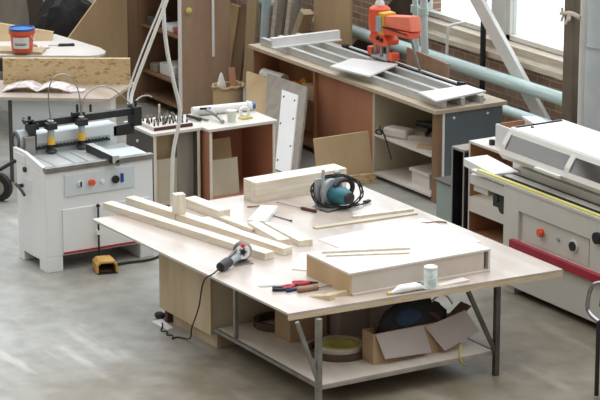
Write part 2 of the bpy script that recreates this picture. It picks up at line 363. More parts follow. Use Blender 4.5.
t = thing('base_cabinet', 'plywood base cabinet carrying the left end of the work table', 'cabinet', (-.5, -.4, 0))
B(-.95, -.93, -.98, .75, .13, .74).build('side_panel', 'cream_ply', t); B(-.08, -.06, -.98, .75, .13, .74).build('side_panel', 'cream_ply', t)
B(-.93, -.08, -.96, .75, .13, .15).build('bottom_panel', 'cream_ply', t); B(-.93, -.08, .73, .75, .15, .74).build('back_panel', 'cream_ply', t)
B(-.95, -.06, -1.0, -.982, .125, .742).build('door', 'ply', t, bevel=.002)
B(-.84, -.08, -.93, .6, 0, .13).build('plinth', 'ply', t, bevel=.002)
B(-.93, -.88, -.96, -.9, 0, .13).build('foot', 'maroon', t)
tag(MB().ell((-1.02, -.96, .03), .06, .045, .03).build('tape_roll', 'black_rubber', loc=(-1.02, -.96, 0), smooth=True), 'small black roll on the floor by the base cabinet corner', 'roll')
tag(MB().hexa([(-.98, -1.06, 0), (-.72, -1.05, 0), (-.74, -.98, 0), (-.98, -.96, 0)], [(-.97, -1.05, .012), (-.74, -1.04, .004), (-.75, -.99, .006), (-.97, -.97, .015)]).build('paper_scrap', 'paper', loc=(-.85, -1, 0)), 'white paper scrap on the floor under the base cabinet corner', 'scrap')

# timber on the table
def timber(name, label, x0, y0, x1, y1, w, h, z=.8, m='pine_x', group=None, cat='timber'):
    a = math.atan2(y1-y0, x1-x0); L = math.hypot(x1-x0, y1-y0)
    M = RZ(x0, y0, z, a)
    mb = MB(M); mb.box(0, L, 0, w, 0, h)
    W = M
    bm = mb
    o = None
    mb.bm.transform(W.inverted())
    bmesh.ops.recalc_face_normals(mb.bm, faces=mb.bm.faces)
    me = bpy.data.meshes.new(name); mb.bm.to_mesh(me); mb.bm.free(); me.materials.append(MATS[m])
    o = bpy.data.objects.new(name, me); COL.objects.link(o); o.matrix_world = W; WM[o.name] = W
    b = o.modifiers.new('bevel', 'BEVEL'); b.width = .002; b.segments = 1
    return tag(o, label, cat, group)
G = 'planed timbers laid out on the work table'
def lerp(a, b, t): return a+(b-a)*t
ax0, ay0, ax1, ay1 = -1.78, -1.1, .27, -.665
for k, (s0, s1, off, l) in enumerate([(0, .335, 0, 'planed pine timber at the far left end of the front row'), (.338, .665, -.006, 'middle pine timber of the front row, seams at both ends'), (.668, 1, -.012, 'pine timber ending the front row, closest to the grey power tool')]):
    timber('pine_timber', l, lerp(ax0, ax1, s0), lerp(ay0, ay1, s0)+off, lerp(ax0, ax1, s1), lerp(ay0, ay1, s1)+off, .1, .06, group=G)
bx0, by0, bx1, by1 = -1.84, -.85, .23, -.48
timber('pine_timber', 'short pine timber of the rear row, left of the upright block', lerp(bx0, bx1, 0), lerp(by0, by1, 0), lerp(bx0, bx1, .33), lerp(by0, by1, .33), .095, .06, group=G)
timber('pine_timber', 'long pine timber of the rear row, upright block at its far end', lerp(bx0, bx1, .335), lerp(by0, by1, .335)-.004, lerp(bx0, bx1, 1), lerp(by0, by1, 1)-.004, .1, .06, group=G)
timber('pine_block', 'pine block standing upright on the rear timber row', -1.2, -.735, -1.12, -.745, .095, .17, z=.8605, m='pine_z', cat='block')
timber('pine_offcut', 'short thick pine offcut lying behind the upright block', -1.5, -.46, -.97, -.41, .12, .08, cat='offcut')
timber('white_board', 'white-faced flat board lying close behind the rear timber row', -1.08, -.53, -.5, -.5, .085, .012, m='white_lam', cat='board')
timber('narrow_board', 'pale narrow board with a tan sawn end behind the white-faced board', -1.1, -.42, -.5, -.36, .075, .03, m='pine_x', cat='board')
timber('white_block', 'white painted block lying slantwise between pine wedges and big beam', -.72, -.27, -1.07, .06, -.15, .045, m='white_lam', cat='block')
def wedge(label, pts, h0, h1):
    b = [(x, y, .8) for x, y in pts]; tp = [(pts[i][0], pts[i][1], .8+(h0 if i in (0, 3) else h1)) for i in range(4)]
    return tag(MB().hexa(b, tp).build('pine_wedge', 'pine_x', loc=(pts[0][0], pts[0][1], .8), bevel=.002), label, 'wedge')
wedge('tapered pine wedge in front, between narrow board and second wedge', [(-.64, -.32), (-.03, -.37), (-.02, -.27), (-.66, -.22)], .05, .05)
wedge('tapered pine wedge lying nearest the screwdriver with dark tip', [(-.63, -.17), (.07, -.24), (.09, -.12), (-.6, -.11)], .03, .05)
timber('pine_beam', 'thick square pine beam across the far end of the table', -1.28, .13, -1.31, 1.08, .2, .18, m='pine_x', cat='beam')

# circular saw with its coiled cable
t = thing('circular_saw', 'teal circular saw wrapped in its black cable, on the table', 'saw', (-.82, .66, .8), R(15))
M = RZ(-.82, .68, .8, R(100))
B(-.2, .17, -.1, .1, .012, .024, M=M).build('base_plate', 'steel', t, bevel=.003)
m = MB(M); m.cyl((-.02, .03, .13), (-.02, .075, .13), .115, n=32); m.build('blade_guard', 'machine_grey', t, bevel=.006, smooth=True)
m = MB(M); m.cyl((-.02, .045, .13), (-.02, .05, .13), .105, n=36); m.box(-.03, -.01, -.02, .06, .12, .14); m.build('blade', 'steel', t)
m = MB(M); m.rings([[(x, y+.0, z) for x, z in [(-.02+r*math.cos(k*PI/8), .115+r*math.sin(k*PI/8)*.95) for k in range(16)]] for y, r in [(.03, .075), (-.0, .085), (-.08, .082), (-.14, .07), (-.165, .05)]]); m.build('motor_housing', 'tool_teal', t, smooth=True)
m = MB(M); m.tube([(-.05, -.02, .19), (.02, -.02, .24), (.12, -.02, .225), (.17, -.02, .16), (.13, -.02, .09)], .022, 10, smooth=2); m.build('handle', 'black', t, smooth=True)
m = MB(M); m.lathe((-.02, -.16, .115), [(.05, 0), (.05, -.03), (.03, -.04)], axis=(0, 1, 0)); m.build('end_cap', 'black', t, smooth=True)
m = MB(M); m.cyl((-.12, .05, .024), (-.12, .05, .34), .014); m.bar((-.12, .05, .2), (-.02, .05, .2), .02, .03); m.build('depth_rod', 'machine_grey', t, smooth=True)
m = MB(M); m.box(-.16, .14, .1, .12, .02, .25); m.box(.04, .1, .07, .1, .2, .29); m.cyl((.06, .1, .17), (.06, .12, .17), .03); m.box(-.06, .02, .06, .1, .16, .22); m.build('guard_bracket', 'machine_grey', t, bevel=.005)
P = []
C0 = Vector((-.82, .68, .93)); u = Vector((.5, .82, 0)).normalized(); v = Vector((-.45, .27, .7)).normalized()
for k in range(90):
    a = 2*PI*k/24; rr = .215+.014*math.sin(k*.7)
    P.append(C0+u*rr*math.cos(a)+v*(rr*.72)*math.sin(a)+Vector((.6, -.45, .3))*(.012*(k/24-2)+.04))
P += [C0+Vector((.12, .12, -.11)), C0+Vector((.08, .22, -.115)), C0+Vector((.04, .25, -.115))]
for p in P: p.z = max(p.z, .812)
MB().tube(P, .0065, 8).build('cable', 'black_rubber', t, smooth=True)
e = P[-1]; MB().bar(e, e+Vector((-.02, .07, 0)), .035, .02).build('plug', 'black', t, bevel=.004)

def screwdriver(label, a, b, split, m1, m2, r1=.004, r2=.012, name='screwdriver', cat='screwdriver'):
    a = Vector(a); b = Vector(b); c = a.lerp(b, split)
    t = thing(name, label, cat, a)
    MB().cyl(a, c, r1, n=10).build('shaft', m1, t, smooth=True)
    d = (b-c)
    MB().lathe(c, [(r2*.6, 0), (r2, d.length*.15), (r2*.85, d.length*.5), (r2, d.length*.9), (r2*.6, d.length)], n=12, axis=d).build('handle', m2, t, smooth=True)
screwdriver('screwdriver with dark red handle in front of the teal saw', (-1.18, .28, .812), (-.74, .42, .812), .62, 'steel', 'maroon', r2=.016)
screwdriver('thin steel chisel with black tip behind the pine wedges', (-.97, .03, .806), (-.61, .1, .806), .94, 'steel', 'black', r1=.007, r2=.008, name='chisel', cat='chisel')
timber('wood_strip', 'pale wood strip on the white sheet, farther of two toward the bench', -.42, .6, -.36, 1.17, .045, .02, m='pine_y', cat='strip')
timber('wood_strip', 'long chipped wood strip lying parallel in front of the shorter strip', -.3, .15, -.25, 1.14, .06, .012, m='cream_ply', cat='strip')
tag(MB().prism([(-.02, .0), (.72, .06), (.72, 1.12), (-.12, 1.1)], .8, .806).build('laminate_sheet', 'sheet_white', loc=(.3, .5, .8)), 'white laminate sheet lying flat behind the shallow box', 'sheet')
tag(MB().prism([(.24, -.34), (.6, -.62), (.72, -.5), (.32, -.06)], .8, .806).build('laminate_offcut', 'pale_lam', loc=(.4, -.4, .8)), 'pale laminate offcut lying by the left end of the shallow box', 'sheet')
for k, (x, y, l) in enumerate([(-1.2, .0, 'thin wood shaving on the table left of the white block'), (.0, 1.0, 'brownish wood shaving near the bench-side edge of the table')]):
    tag(MB().tube([(x, y, .805), (x+.05, y+.06, .812), (x+.04, y+.16, .806), (x+.1, y+.2, .805)], .006, 6, smooth=2).build('wood_shaving', 'handle_brown', loc=(x, y, .8)), l, 'shaving')

# the shallow box near the front edge
t = thing('shallow_box', 'shallow open-fronted wooden box with white top near table edge', 'box', (1.1, .05, .8))
B(.79, 1.43, -.6, .715, .966, .982).build('top_panel', 'pale_lam', t)
B(.79, 1.43, -.6, -.582, .8, .966).build('side_panel', 'tan_board', t); B(.79, 1.43, .697, .715, .8, .966).build('side_panel', 'pale_lam', t)
B(.79, 1.455, -.582, .697, .8, .816).build('bottom_panel', 'box_face', t)
B(1.405, 1.42, -.582, .66, .816, .966).build('front_panel', 'box_face', t); B(.79, .805, -.582, .697, .816, .966).build('back_panel', 'pale_lam', t)
timber('batten', 'thin pine batten on the box top, nearer its far edge', .86, -.5, 1.12, .16, .022, .016, z=.982, m='pine_y', cat='batten')
timber('batten', 'thin pine batten on the box top, nearer its front edge', .95, -.52, 1.22, .09, .025, .012, z=.982, m='pine_y', cat='batten')

# grey power tool with cord
t = thing('trim_router', 'grey and black hand power tool with red star knob, cord hanging', 'power tool', (.25, -.98, .8))
a = Vector((.37, -1.15, .84)); b = Vector((.16, -.8, .87)); d = (b-a).normalized()
MB().lathe(a, [(.02, 0), (.038, .01), (.044, .12), (.04, .15)], n=16, axis=d).build('handle', 'black', t, smooth=True)
MB().lathe(a, [(.03, .145), (.034, .17), (.038, .27), (.05, .32)], n=18, axis=d).build('body', 'machine_grey', t, smooth=True)
MB().bar(a+d*.16+Vector((0, 0, .035)), a+d*.34+Vector((0, 0, .07)), .02, .012).build('lever', 'steel_dark', t)
h = a+d*.37+Vector((0, 0, .02))
MB().lathe(h-Vector((.4, .9, .1)).normalized()*0, [(.03, -.06), (.06, -.055), (.078, -.02), (.078, .025), (.05, .04), (.02, .045)], n=24, axis=(.85, -.45, .12)).build('gear_head', 'steel', t, smooth=True)
q = h+Vector((.06, -.03, .01)); ax = Vector((.85, -.45, .12)).normalized()
MB().ring(q, .056, .034, .03, axis=ax).build('star_ring', 'white_plastic', t, smooth=True)
mb = MB()
for k in range(5):
    e1 = Vector((-.47, -.88, 0)).normalized(); e2 = ax.cross(e1); an = 2*PI*k/5
    mb.bar(q+ax*.02, q+ax*.02+(e1*math.cos(an)+e2*math.sin(an))*.05, .018, .014, up=ax)
mb.build('star_spokes', 'white_plastic', t)
MB().ell(q+Vector((0, -.0, .05)), .03, .03, .02).build('knob', 'red', t, smooth=True)
MB().cyl(q, q+ax*.035, .022).build('nut', 'black', t, smooth=True)
B(.14, .3, -.95, -.8, .8, .812).build('base_plate', 'steel', t)
MB().tube([(.375, -1.16, .835), (.41, -1.23, .81), (.42, -1.3, .8), (.38, -1.31, .74), (.33, -1.3, .64), (.22, -1.25, .54), (.12, -1.2, .47), (.05, -1.2, .34), (-.04, -1.19, .23), (-.25, -1.08, .05), (-.44, -1.05, .007), (-.5, -1.09, .007), (-.45, -1.15, .007), (-.56, -1.08, .007), (-.58, -1.14, .007), (-.66, -1.07, .007), (-.7, -1.13, .007), (-.8, -1.05, .007), (-.85, -1.03, .02)], .006, 8, smooth=2).build('power_cord', 'black_rubber', t, smooth=True)

# hand tools
def pliers(label, c, ang, m1, name='pliers'):
    M = RZ(c[0], c[1], c[2], ang)
    t = thing(name, label, 'pliers', c, ang)
    for s in (-1, 1):
        MB(M).tube([(0, 0, .012), (-.06, .028*s, .012), (-.13, .022*s, .014)], .015, 8, smooth=2).build('grip', m1, t, smooth=True)
    m = MB(M); m.cyl((0, 0, .002), (0, 0, .022), .016); m.hexa([(0, -.014, .004), (.07, -.005, .006), (.07, .005, .006), (0, .014, .004)], [(0, -.014, .02), (.07, -.005, .014), (.07, .005, .014), (0, .014, .02)]); m.build('jaw', 'black', t, bevel=.002)
pliers('red-handled pliers lying closest to the tan end of the shallow box', (1.0, -.7, .8), R(70), 'red')
pliers('second red-handled pliers beside the grey putty knife', (1.0, -.84, .8), R(100), 'red')
pliers('black-handled pliers lying at the left of the loose tools', (1.06, -.92, .8), R(60), 'black')
screwdriver('brown wooden-handled chisel in front of the red pliers', (1.16, -.58, .814), (1.15, -.9, .82), .42, 'steel', 'handle_brown', r1=.007, r2=.024, name='wood_chisel', cat='chisel')
screwdriver('dark blue screwdriver between red pliers and wooden-handled chisel', (1.09, -.7, .812), (1.1, -.97, .812), .5, 'steel', 'navy', r2=.013)
tag(MB().hexa([(.84, -1.07, .8), (.88, -1.07, .8), (.95, -.9, .8), (.9, -.9, .8)], [(.84, -1.07, .803), (.88, -1.07, .803), (.95, -.9, .803), (.9, -.9, .803)]).build('putty_knife', 'steel', loc=(.9, -1, .8)), 'thin grey steel blade left of the red pliers', 'blade')
for k, (x, y, a, l) in enumerate([(1.36, -.8, .3, 'curved wood chip lying at the near corner of the table'), (1.36, -.68, 1.2, 'wood chip beside the tan end of the box')]):
    tag(MB(RZ(x, y, .8, a)).hexa([(-.1, -.05, 0), (.1, -.03, 0), (.09, .05, 0), (-.07, .05, 0)], [(-.09, -.03, .014), (.09, -.02, .04), (.08, .03, .035), (-.06, .04, .012)]).build('wood_chip', 'ply', loc=(x, y, .8)), l, 'wood chip', None)
t = thing('glue_tube', 'white plastic tube lying at the front edge of the table', 'tube', (1.54, -.18, .8))
MB().rings([[(1.555+w_*math.cos(k*PI/8), y, .8+h_+h_*math.sin(k*PI/8)) for k in range(16)] for y, w_, h_ in [(-.3, .012, .012), (-.27, .02, .018), (-.22, .04, .032), (-.05, .045, .03), (.0, .05, .006)]]).build('body', 'white_plastic', t, smooth=True)
MB().cyl((1.555, -.335, .812), (1.555, -.3, .812), .012).build('nozzle', 'strip_yellow', t, smooth=True)
MB().bar((1.565, -.07, .862), (1.575, -.04, .862), .006, .004).build('mark', 'black', t)
t = thing('sealant_can', 'mint and white printed can standing before the shallow box', 'can', (1.575, .05, .8))
MB().lathe((1.575, .05, .8), [(.05, 0), (.052, .005), (.052, .15), (.05, .155)], n=24).build('body', 'mint', t, smooth=True)
MB().lathe((1.575, .05, .955), [(.052, 0), (.053, .004), (.053, .02), (.048, .024)], n=24).build('lid', 'white_plastic', t, smooth=True)
tag(MB().hexa([(1.52, .14, .8), (1.58, .14, .8), (1.6, .4, .8), (1.53, .38, .8)], [(1.52, .14, .804), (1.58, .14, .804), (1.6, .4, .82), (1.53, .38, .825)]).build('wood_sliver', 'pale_lam', loc=(1.55, .25, .8)), 'pale flat sliver of wood right of the mint can', 'sliver')

# things stored on the lower shelf
t = thing('cardboard_box', 'brown cardboard box at the left front of the lower shelf', 'box', (.47, -.46, .19), 0)
M = RZ(.47, -.46, .19, R(0)); B(-.11, .13, -.18, .17, .0, .3, M=M).build('carton', 'card', t, bevel=.004)
MB(M).box(-.11, .13, -.005, .005, .3005, .3025).build('tape', 'card_lilac', t)
t = thing('grey_carton', 'tall grey carton behind the coils on the lower shelf', 'box', (.85, .0, .19))
B(.5, .74, -.26, .6, .19, .55).build('carton', 'card_lilac', t, bevel=.004); B(.74, .76, .02, .05, .19, .55).build('stiffener', 'card_lilac', t)
def coil(label, c, ro, ri, h, m, tilt=0, name='edging_coil', axis=(0, 0, 1)):
    t = thing(name, label, 'coil', c)
    a = Vector(axis)
    MB().ring(c, ro, ro-(ro-ri)*.45, h, axis=a, n=56).build('outer_band', m, t, smooth=True)
    MB().ring(c+a*.002 if isinstance(c, Vector) else Vector(c)+a*.002, ro-(ro-ri)*.5, ri, h*.96, axis=a, n=56).build('inner_band', m, t, smooth=True)
    return t
coil('dark brown edging coil, widest of the coils on the shelf', Vector((1.0, -.43, .19)), .245, .215, .05, 'coil_brown')
coil('cream edging coil around the yellow one', Vector((1.01, -.425, .19)), .19, .165, .085, 'coil_pale')
coil('yellow edging coil inside the cream one', Vector((1.015, -.42, .19)), .15, .11, .075, 'coil_yellow')
coil('dark edging coil far back at left of the brown carton', Vector((.15, -.5, .19)), .19, .155, .06, 'coil_brown')
t = thing('open_carton', 'open cardboard carton with folded flaps on the lower shelf', 'box', (1.27, .05, .19))
x0, x1, y0, y1 = 1.24, 1.4, -.36, .46
m = MB(); m.box(x0, x1, y0, y0+.01, .19, .44); m.box(x0, x1, y1-.01, y1, .19, .44); m.box(x0, x0+.01, y0+.01, y1-.01, .19, .44); m.box(x1-.01, x1, y0+.01, y1-.01, .19, .44); m.box(x0+.01, x1-.01, y0+.01, y1-.01, .19, .2)
m.build('carton', 'card', t)
def flap(pts, th, mm, d=(1, 0, .2)):
    D = Vector(d).normalized()*th
    return MB().hexa([Vector(p) for p in pts], [Vector(p)+D for p in pts]).build('flap', mm, t)
flap([(1.4, -.345, .44), (1.4, .1, .44), (1.46, .145, .225), (1.46, -.29, .245)], .006, 'card_lilac')
flap([(1.4, .12, .42), (1.4, .5, .5), (1.46, .6, .325), (1.46, .27, .215)], .006, 'card_lilac')
flap([(1.25, .455, .44), (1.4, .455, .44), (1.4, .56, .52), (1.25, .56, .52)], .006, 'card_inner', (0, 1, .3))
t = thing('backpack', 'dark navy bag stuffed into the open carton', 'bag', (1.32, .08, .2))
m = MB(); m.rings([[(1.32+(.062+.006*math.sin(k*2.1+i))*s*math.cos(2*PI*k/20), .05+(.33+.02*math.sin(k*1.7+i*2))*s*math.sin(2*PI*k/20), z) for k in range(20)] for i, (z, s) in enumerate([(.205, .9), (.3, 1.0), (.42, 1.0), (.5, .95), (.58, .75), (.64, .35)])]); m.build('body', 'black_cloth', t, smooth=True)
MB().tube([(1.34, -.02, .43), (1.37, .05, .52), (1.35, .14, .55), (1.37, .24, .5), (1.36, .3, .42)], .018, 8, smooth=2, flat=(1, .5)).build('strap', 'maroon', t, smooth=True)
MB().ell((1.35, .0, .5), .035, .15, .09).build('front_pocket', 'navy', t, smooth=True)
MB().tube([(1.35, .14, .52), (1.33, .26, .63), (1.33, .36, .64), (1.34, .42, .55)], .008, 8, smooth=2).build('piping', 'coil_pale', t, smooth=True)
tag(MB().tube([(1.6, .33, .3), (1.615, .3, .22), (1.645, .31, .16), (1.65, .34, .14)], .016, 8, smooth=2, flat=(1, .25)).build('edging_strip', 'coil_yellow', loc=(1.6, .33, .2)), 'short pale yellow strip hanging over the shelf front edge', 'strip')

# ------------------------------------------------------------------ boring machine, left
t = thing('boring_machine', 'white multi-spindle boring machine with control panel at left', 'machine', (-3.0, -.7, 0))
fx, bx, ly, ry = -2.7, -3.3, -1.21, -.13
m = MB(); m.box(bx, fx, ly, ry, .14, .92); m.build('body', 'machine_white', t, bevel=.008)
m = MB(); m.box(fx-.16, fx, ly, ly+.16, 0, .14); m.box(bx, bx+.12, ly, ly+.16, 0, .14); m.box(bx+.12, fx-.16, ly, ly+.16, .09, .14); m.box(bx, bx+.1, ly+.16, ry, .05, .14); m.box(bx, fx, ry-.14, ry, 0, .14); m.build('plinth', 'machine_white', t, bevel=.006)
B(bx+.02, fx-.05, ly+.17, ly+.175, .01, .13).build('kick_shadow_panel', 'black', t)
B(fx-.002, fx+.012, -1.05, -.17, .15, .57).build('door', 'machine_white', t, bevel=.004)
B(fx+.012, fx+.016, -1.05, -.3, .115+.04, .135+.04).build('trim_stripe', 'stripe_red', t)
p = B(fx-.002, fx+.012, -1.02, -.32, .685, .885).build('control_panel', 'panel_blue', t, bevel=.003)
for (y, z, r, mm, n, h) in [(-.87, .79, .026, 'white_plastic', 'switch_dial', .015), (-.76, .79, .028, 'orange', 'stop_button', .035), (-.65, .785, .016, 'white_plastic', 'indicator_lamp', .02), (-.52, .785, .036, 'black', 'rotary_switch', .02)]:
    MB().cyl((fx+.01, y, z), (fx+.012+h, y, z), r).build(n, mm, p, smooth=True)
B(fx+.01, fx+.04, -.876, -.864, .765, .815).build('switch_lever', 'steel_dark', p); B(fx+.01, fx+.022, -.465, -.437, .75, .83).build('display', 'deep_blue', p)
B(fx+.01, fx+.018, -.79, -.74, .8, .81).build('label_plate', 'machine_grey', p)
m = MB(); m.cyl((-3.1, ly, .875), (-3.1, ly-.02, .875), .025); m.build('side_knob', 'black', t, smooth=True)
m = MB(); m.cyl((-3.17, ly, .71), (-3.17, ly-.05, .71), .018); m.tube([(-3.2, ly-.05, .72), (-3.1, ly-.055, .7), (-3.02, ly-.055, .66)], .014, 8, smooth=1); m.build('side_handle', 'black', t, smooth=True)
B(-3.1, -2.98, ly-.004, ly, .68, .8).build('side_hatch', 'machine_white', t)
m = MB(); m.box(-3.32, -3.1, ly-.005, ly+.03, .92, 1.0); m.prism_y([(-3.36, .92), (-2.72, .92), (-2.72, .965), (-3.12, 1.03), (-3.36, 1.03)], ly, ly+.035); m.build('side_guard', 'machine_white', t, bevel=.004)
B(-3.28, -2.74, ly+.035, ry, .92, .945).build('work_bed', 'alu', t, bevel=.003)
for y in (-1.05, -.85, -.72): B(-3.2, -2.74, y, y+.01, .945, .952).build('bed_slot', 'machine_grey', t)
B(-2.74, -2.68, ly, ry, .925, .975).build('front_rail', 'steel', t, bevel=.006)
m = MB(); m.bar((-3.15, -.54, .985), (-2.62, -.54, .985), .07, .07); m.build('fence', 'alu', t, bevel=.003)
B(-3.15, -2.62, -.578, -.575, .95, 1.02).build('fence_face', 'black', t)
m = MB(); m.cyl((-2.66, -.52, .95), (-2.62, -.52, .95), .028); m.build('fence_knob', 'steel', t, smooth=True)
B(-3.05, -2.76, -.47, -.15, .945, .965).build('bed_extension', 'panel_blue', t, bevel=.003)
m = MB(); m.box(-3.52, -3.34, -.98, -.16, .92, 1.12); m.build('spindle_head', 'panel_blue', t, bevel=.008)
B(-3.34, -3.325, -1.0, -.24, .97, 1.03).build('spindle_rail', 'machine_grey', t)
for k in range(21):
    y = -1.0+k*.036
    m = MB(); m.lathe((-3.325, y, 1.0), [(.014, 0), (.014, .035), (.009, .04), (.009, .06)], n=10, axis=(1, 0, 0)); m.build('spindle', 'black', t, smooth=True)
m = MB(); m.cyl((-3.42, -1.15, 1.06), (-3.42, -1.0, 1.06), .1, n=28); m.build('motor', 'machine_grey', t, smooth=True)
m = MB(); m.ring((-3.42, -1.165, 1.06), .085, .06, .02, axis=(0, 1, 0)); m.build('motor_grille', 'steel_dark', t, smooth=True)
m = MB(); m.box(-3.4, -3.28, -1.12, -1.02, .92, 1.12); m.build('end_block', 'steel', t, bevel=.006)
m = MB(); m.bar((-3.36, -1.02, 1.215), (-3.36, .06, 1.215), .06, .065); m.build('clamp_beam', 'black', t, bevel=.004)
m = MB(); m.box(-3.42, -3.3, -1.06, -1.0, 1.0, 1.22); m.box(-3.6, -3.3, -1.0, -.97, 1.17, 1.23); m.box(-3.42, -3.34, -1.09, -1.0, 1.24, 1.26); m.cyl((-3.38, -1.03, 1.2), (-3.38, -1.03, 1.29), .014); m.build('beam_bracket', 'black', t, bevel=.004)
m = MB(); m.box(-3.44, -3.3, .0, .08, 1.08, 1.26); m.box(-3.42, -3.34, -.2, .02, 1.0, 1.1); m.cyl((-3.37, .05, 1.26), (-3.37, .05, 1.31), .014); m.build('beam_bracket', 'black', t, bevel=.004)
MB().tube([(-3.37, .05, 1.3), (-3.4, .12, 1.33), (-3.42, .2, 1.33), (-3.4, .24, 1.31)], .008, 8, smooth=1).build('air_valve', 'steel', t, smooth=True)
MB().tube([(-3.36, -.42, 1.26), (-3.36, -.42, 1.33)], .012, 8).build('clamp_lever', 'black', t, smooth=True)
m = MB(); m.box(-3.37, -3.31, -.62, -.5, 1.24, 1.28); m.box(-3.36, -3.34, -.57, -.55, 1.28, 1.35); m.build('clamp_knob', 'black', t, bevel=.004)
for k, y in enumerate((-.87, -.56)):
    x = -3.27
    c = MB(); c.cyl((x, y, 1.1), (x, y, 1.2), .032); c = c.build('clamp_cylinder', 'machine_grey', t, smooth=True)
    MB().cyl((x, y, 1.03), (x, y, 1.1), .034).build('collar', 'yellow', c, smooth=True)
    MB().lathe((x, y, .955), [(.05, 0), (.055, .01), (.03, .03), (.018, .035), (.018, .08)], n=18).build('clamp_pad', 'black', c, smooth=True)
    MB().box(x-.045, x+.045, y-.05, y+.05, 1.17, 1.23).build('clamp_mount', 'black', c, bevel=.005)
    MB().lathe((x, y, 1.23), [(.03, 0), (.03, .02), (.012, .03), (.012, .05)], n=14).build('fitting', 'steel', c, smooth=True)
MB().tube([(-3.27, -.87, 1.28), (-3.3, -.88, 1.5), (-3.3, -.82, 1.66), (-3.3, -.66, 1.66), (-3.3, -.56, 1.5), (-3.27, -.56, 1.28)], .006, 8, smooth=3).build('air_line', 'steel', t, smooth=True)
MB().tube([(-3.27, -.56, 1.28), (-3.3, -.52, 1.43), (-3.3, -.36, 1.52), (-3.32, -.2, 1.46), (-3.36, -.02, 1.3), (-3.37, .0, 1.26)], .006, 8, smooth=3).build('air_line', 'steel', t, smooth=True)
MB().cyl((-2.66, -.71, .1), (-2.66, -.71, .56), .009, n=10).build('lift_rod', 'black', t, smooth=True)
MB().ell((-2.66, -.71, .57), .018, .018, .018).build('rod_ball', 'black', t, smooth=True)
B(fx+.01, -2.65, -.73, -.69, .3, .34).build('rod_guide', 'machine_white', t)
# pedal and cable
t = thing('foot_pedal', 'yellow hooded foot pedal on the floor before the boring machine', 'pedal', (-2.48, -.72, 0))
m = MB(); prof = [(-.095, 0), (-.095, .085), (-.065, .115), (.065, .115), (.095, .085), (.095, 0), (.075, 0), (.075, .075), (.055, .095), (-.055, .095), (-.075, .075), (-.075, 0)]
M = RZ(-2.5, -.73, 0, R(-15))
for i in range(len(prof)):
    pass
mm = MB(M)
out = [(-.095, 0), (-.095, .085), (-.065, .115), (.065, .115), (.095, .085), (.095, 0)]
inn = [(-.078, 0), (-.078, .078), (-.055, .098), (.055, .098), (.078, .078), (.078, 0)]
for i in range(5):
    a, b_, c, d_ = out[i], out[i+1], inn[i+1], inn[i]
    mm.hexa([(-.11, q[0], q[1]) for q in (a, b_, c, d_)], [(.09, q[0], q[1]) for q in (a, b_, c, d_)])
mm.box(-.11, -.1, -.08, .08, 0, .1)
mm.build('hood', 'pedal_yellow', t)
MB(M).box(-.11, .1, -.095, .095, 0, .008).build('base', 'black', t)
MB(M).hexa([(-.09, -.06, .02), (.07, -.06, .012), (.07, .06, .012), (-.09, .06, .02)], [(-.09, -.06, .05), (.07, -.06, .022), (.07, .06, .022), (-.09, .06, .05)]).build('treadle', 'coil_brown', t)
MB().tube([(-2.58, -.62, .02), (-2.6, -.45, .014), (-2.56, -.25, .014), (-2.66, -.05, .014), (-2.9, .08, .014), (-3.3, .12, .014)], .012, 8, smooth=2).build('cable', 'black_rubber', t, smooth=True)

# ------------------------------------------------------------------ small cabinets behind
def cabinet(name, label, x0, x1, y0, y1, H, top, side, inner, edge, over=.02):
    t = thing(name, label, 'cabinet', ((x0+x1)/2, (y0+y1)/2, 0))
    MB().box(x0-over, x1+over, y0-over, y1+over, H-.03, H).build('top', top, t, bevel=.004)
    B(x0, x1, y0, y0+.02, 0, H-.03).build('side_panel', side, t); B(x0, x1, y1-.02, y1, 0, H-.03).build('side_panel', side, t)
    B(x0, x0+.015, y0+.02, y1-.02, 0, H-.03).build('back_panel', inner, t)
    B(x0+.015, x1-.01, y0+.02, y1-.02, .06, .08).build('bottom_panel', inner, t)
    B(x1, x1+.004, y0, y0+.03, 0, H-.03).build('edge_strip', edge, t); B(x1, x1+.004, y1-.03, y1, 0, H-.03).build('edge_strip', edge, t)
    return t
c1 = cabinet('open_cabinet', 'low cabinet with drill-bit rack on top, beside the boring machine', -4.55, -3.98, .55, 1.06, .8, 'pale_lam', 'dark_lam', 'cream_ply', 'pine_z')
B(-4.1, -4.085, .575, .86, .08, .5).build('inner_board', 'cream_ply', c1); B(-4.2, -4.185, .575, .95, .08, .77).build('inner_board', 'tan_board', c1); MB().cyl((-4.3, .55, .66), (-4.3, .535, .66), .014).build('screw_cap', 'white_plastic', c1, smooth=True)
B(-4.1, -4.08, .86, 1.04, .08, .77).build('inner_panel', 'grey_panel', c1)
c2 = cabinet('open_cabinet', 'low cabinet with red-brown interior, paper cup and roll on top', -4.5, -3.86, 1.1, 1.84, .8, 'pale_lam', 'redbrown_light', 'redbrown_light', 'pine_z')
tag(MB(RZ(-3.98, 1.13, .08, 0, 0, R(-6))).box(0, .018, .02, .36, 0, .36).build('plywood_offcut', 'cream_ply', loc=(-3.98, 1.3, .08)), 'plywood offcut standing inside the red-brown cabinet, nearest its opening', 'offcut')
tag(MB(RZ(-4.2, 1.14, .08, 0, 0, R(-10))).box(0, .018, .02, .42, 0, .5).build('plywood_offcut', 'tan_board', loc=(-4.2, 1.3, .08)), 'tan offcut leaning deeper inside the red-brown cabinet', 'offcut')
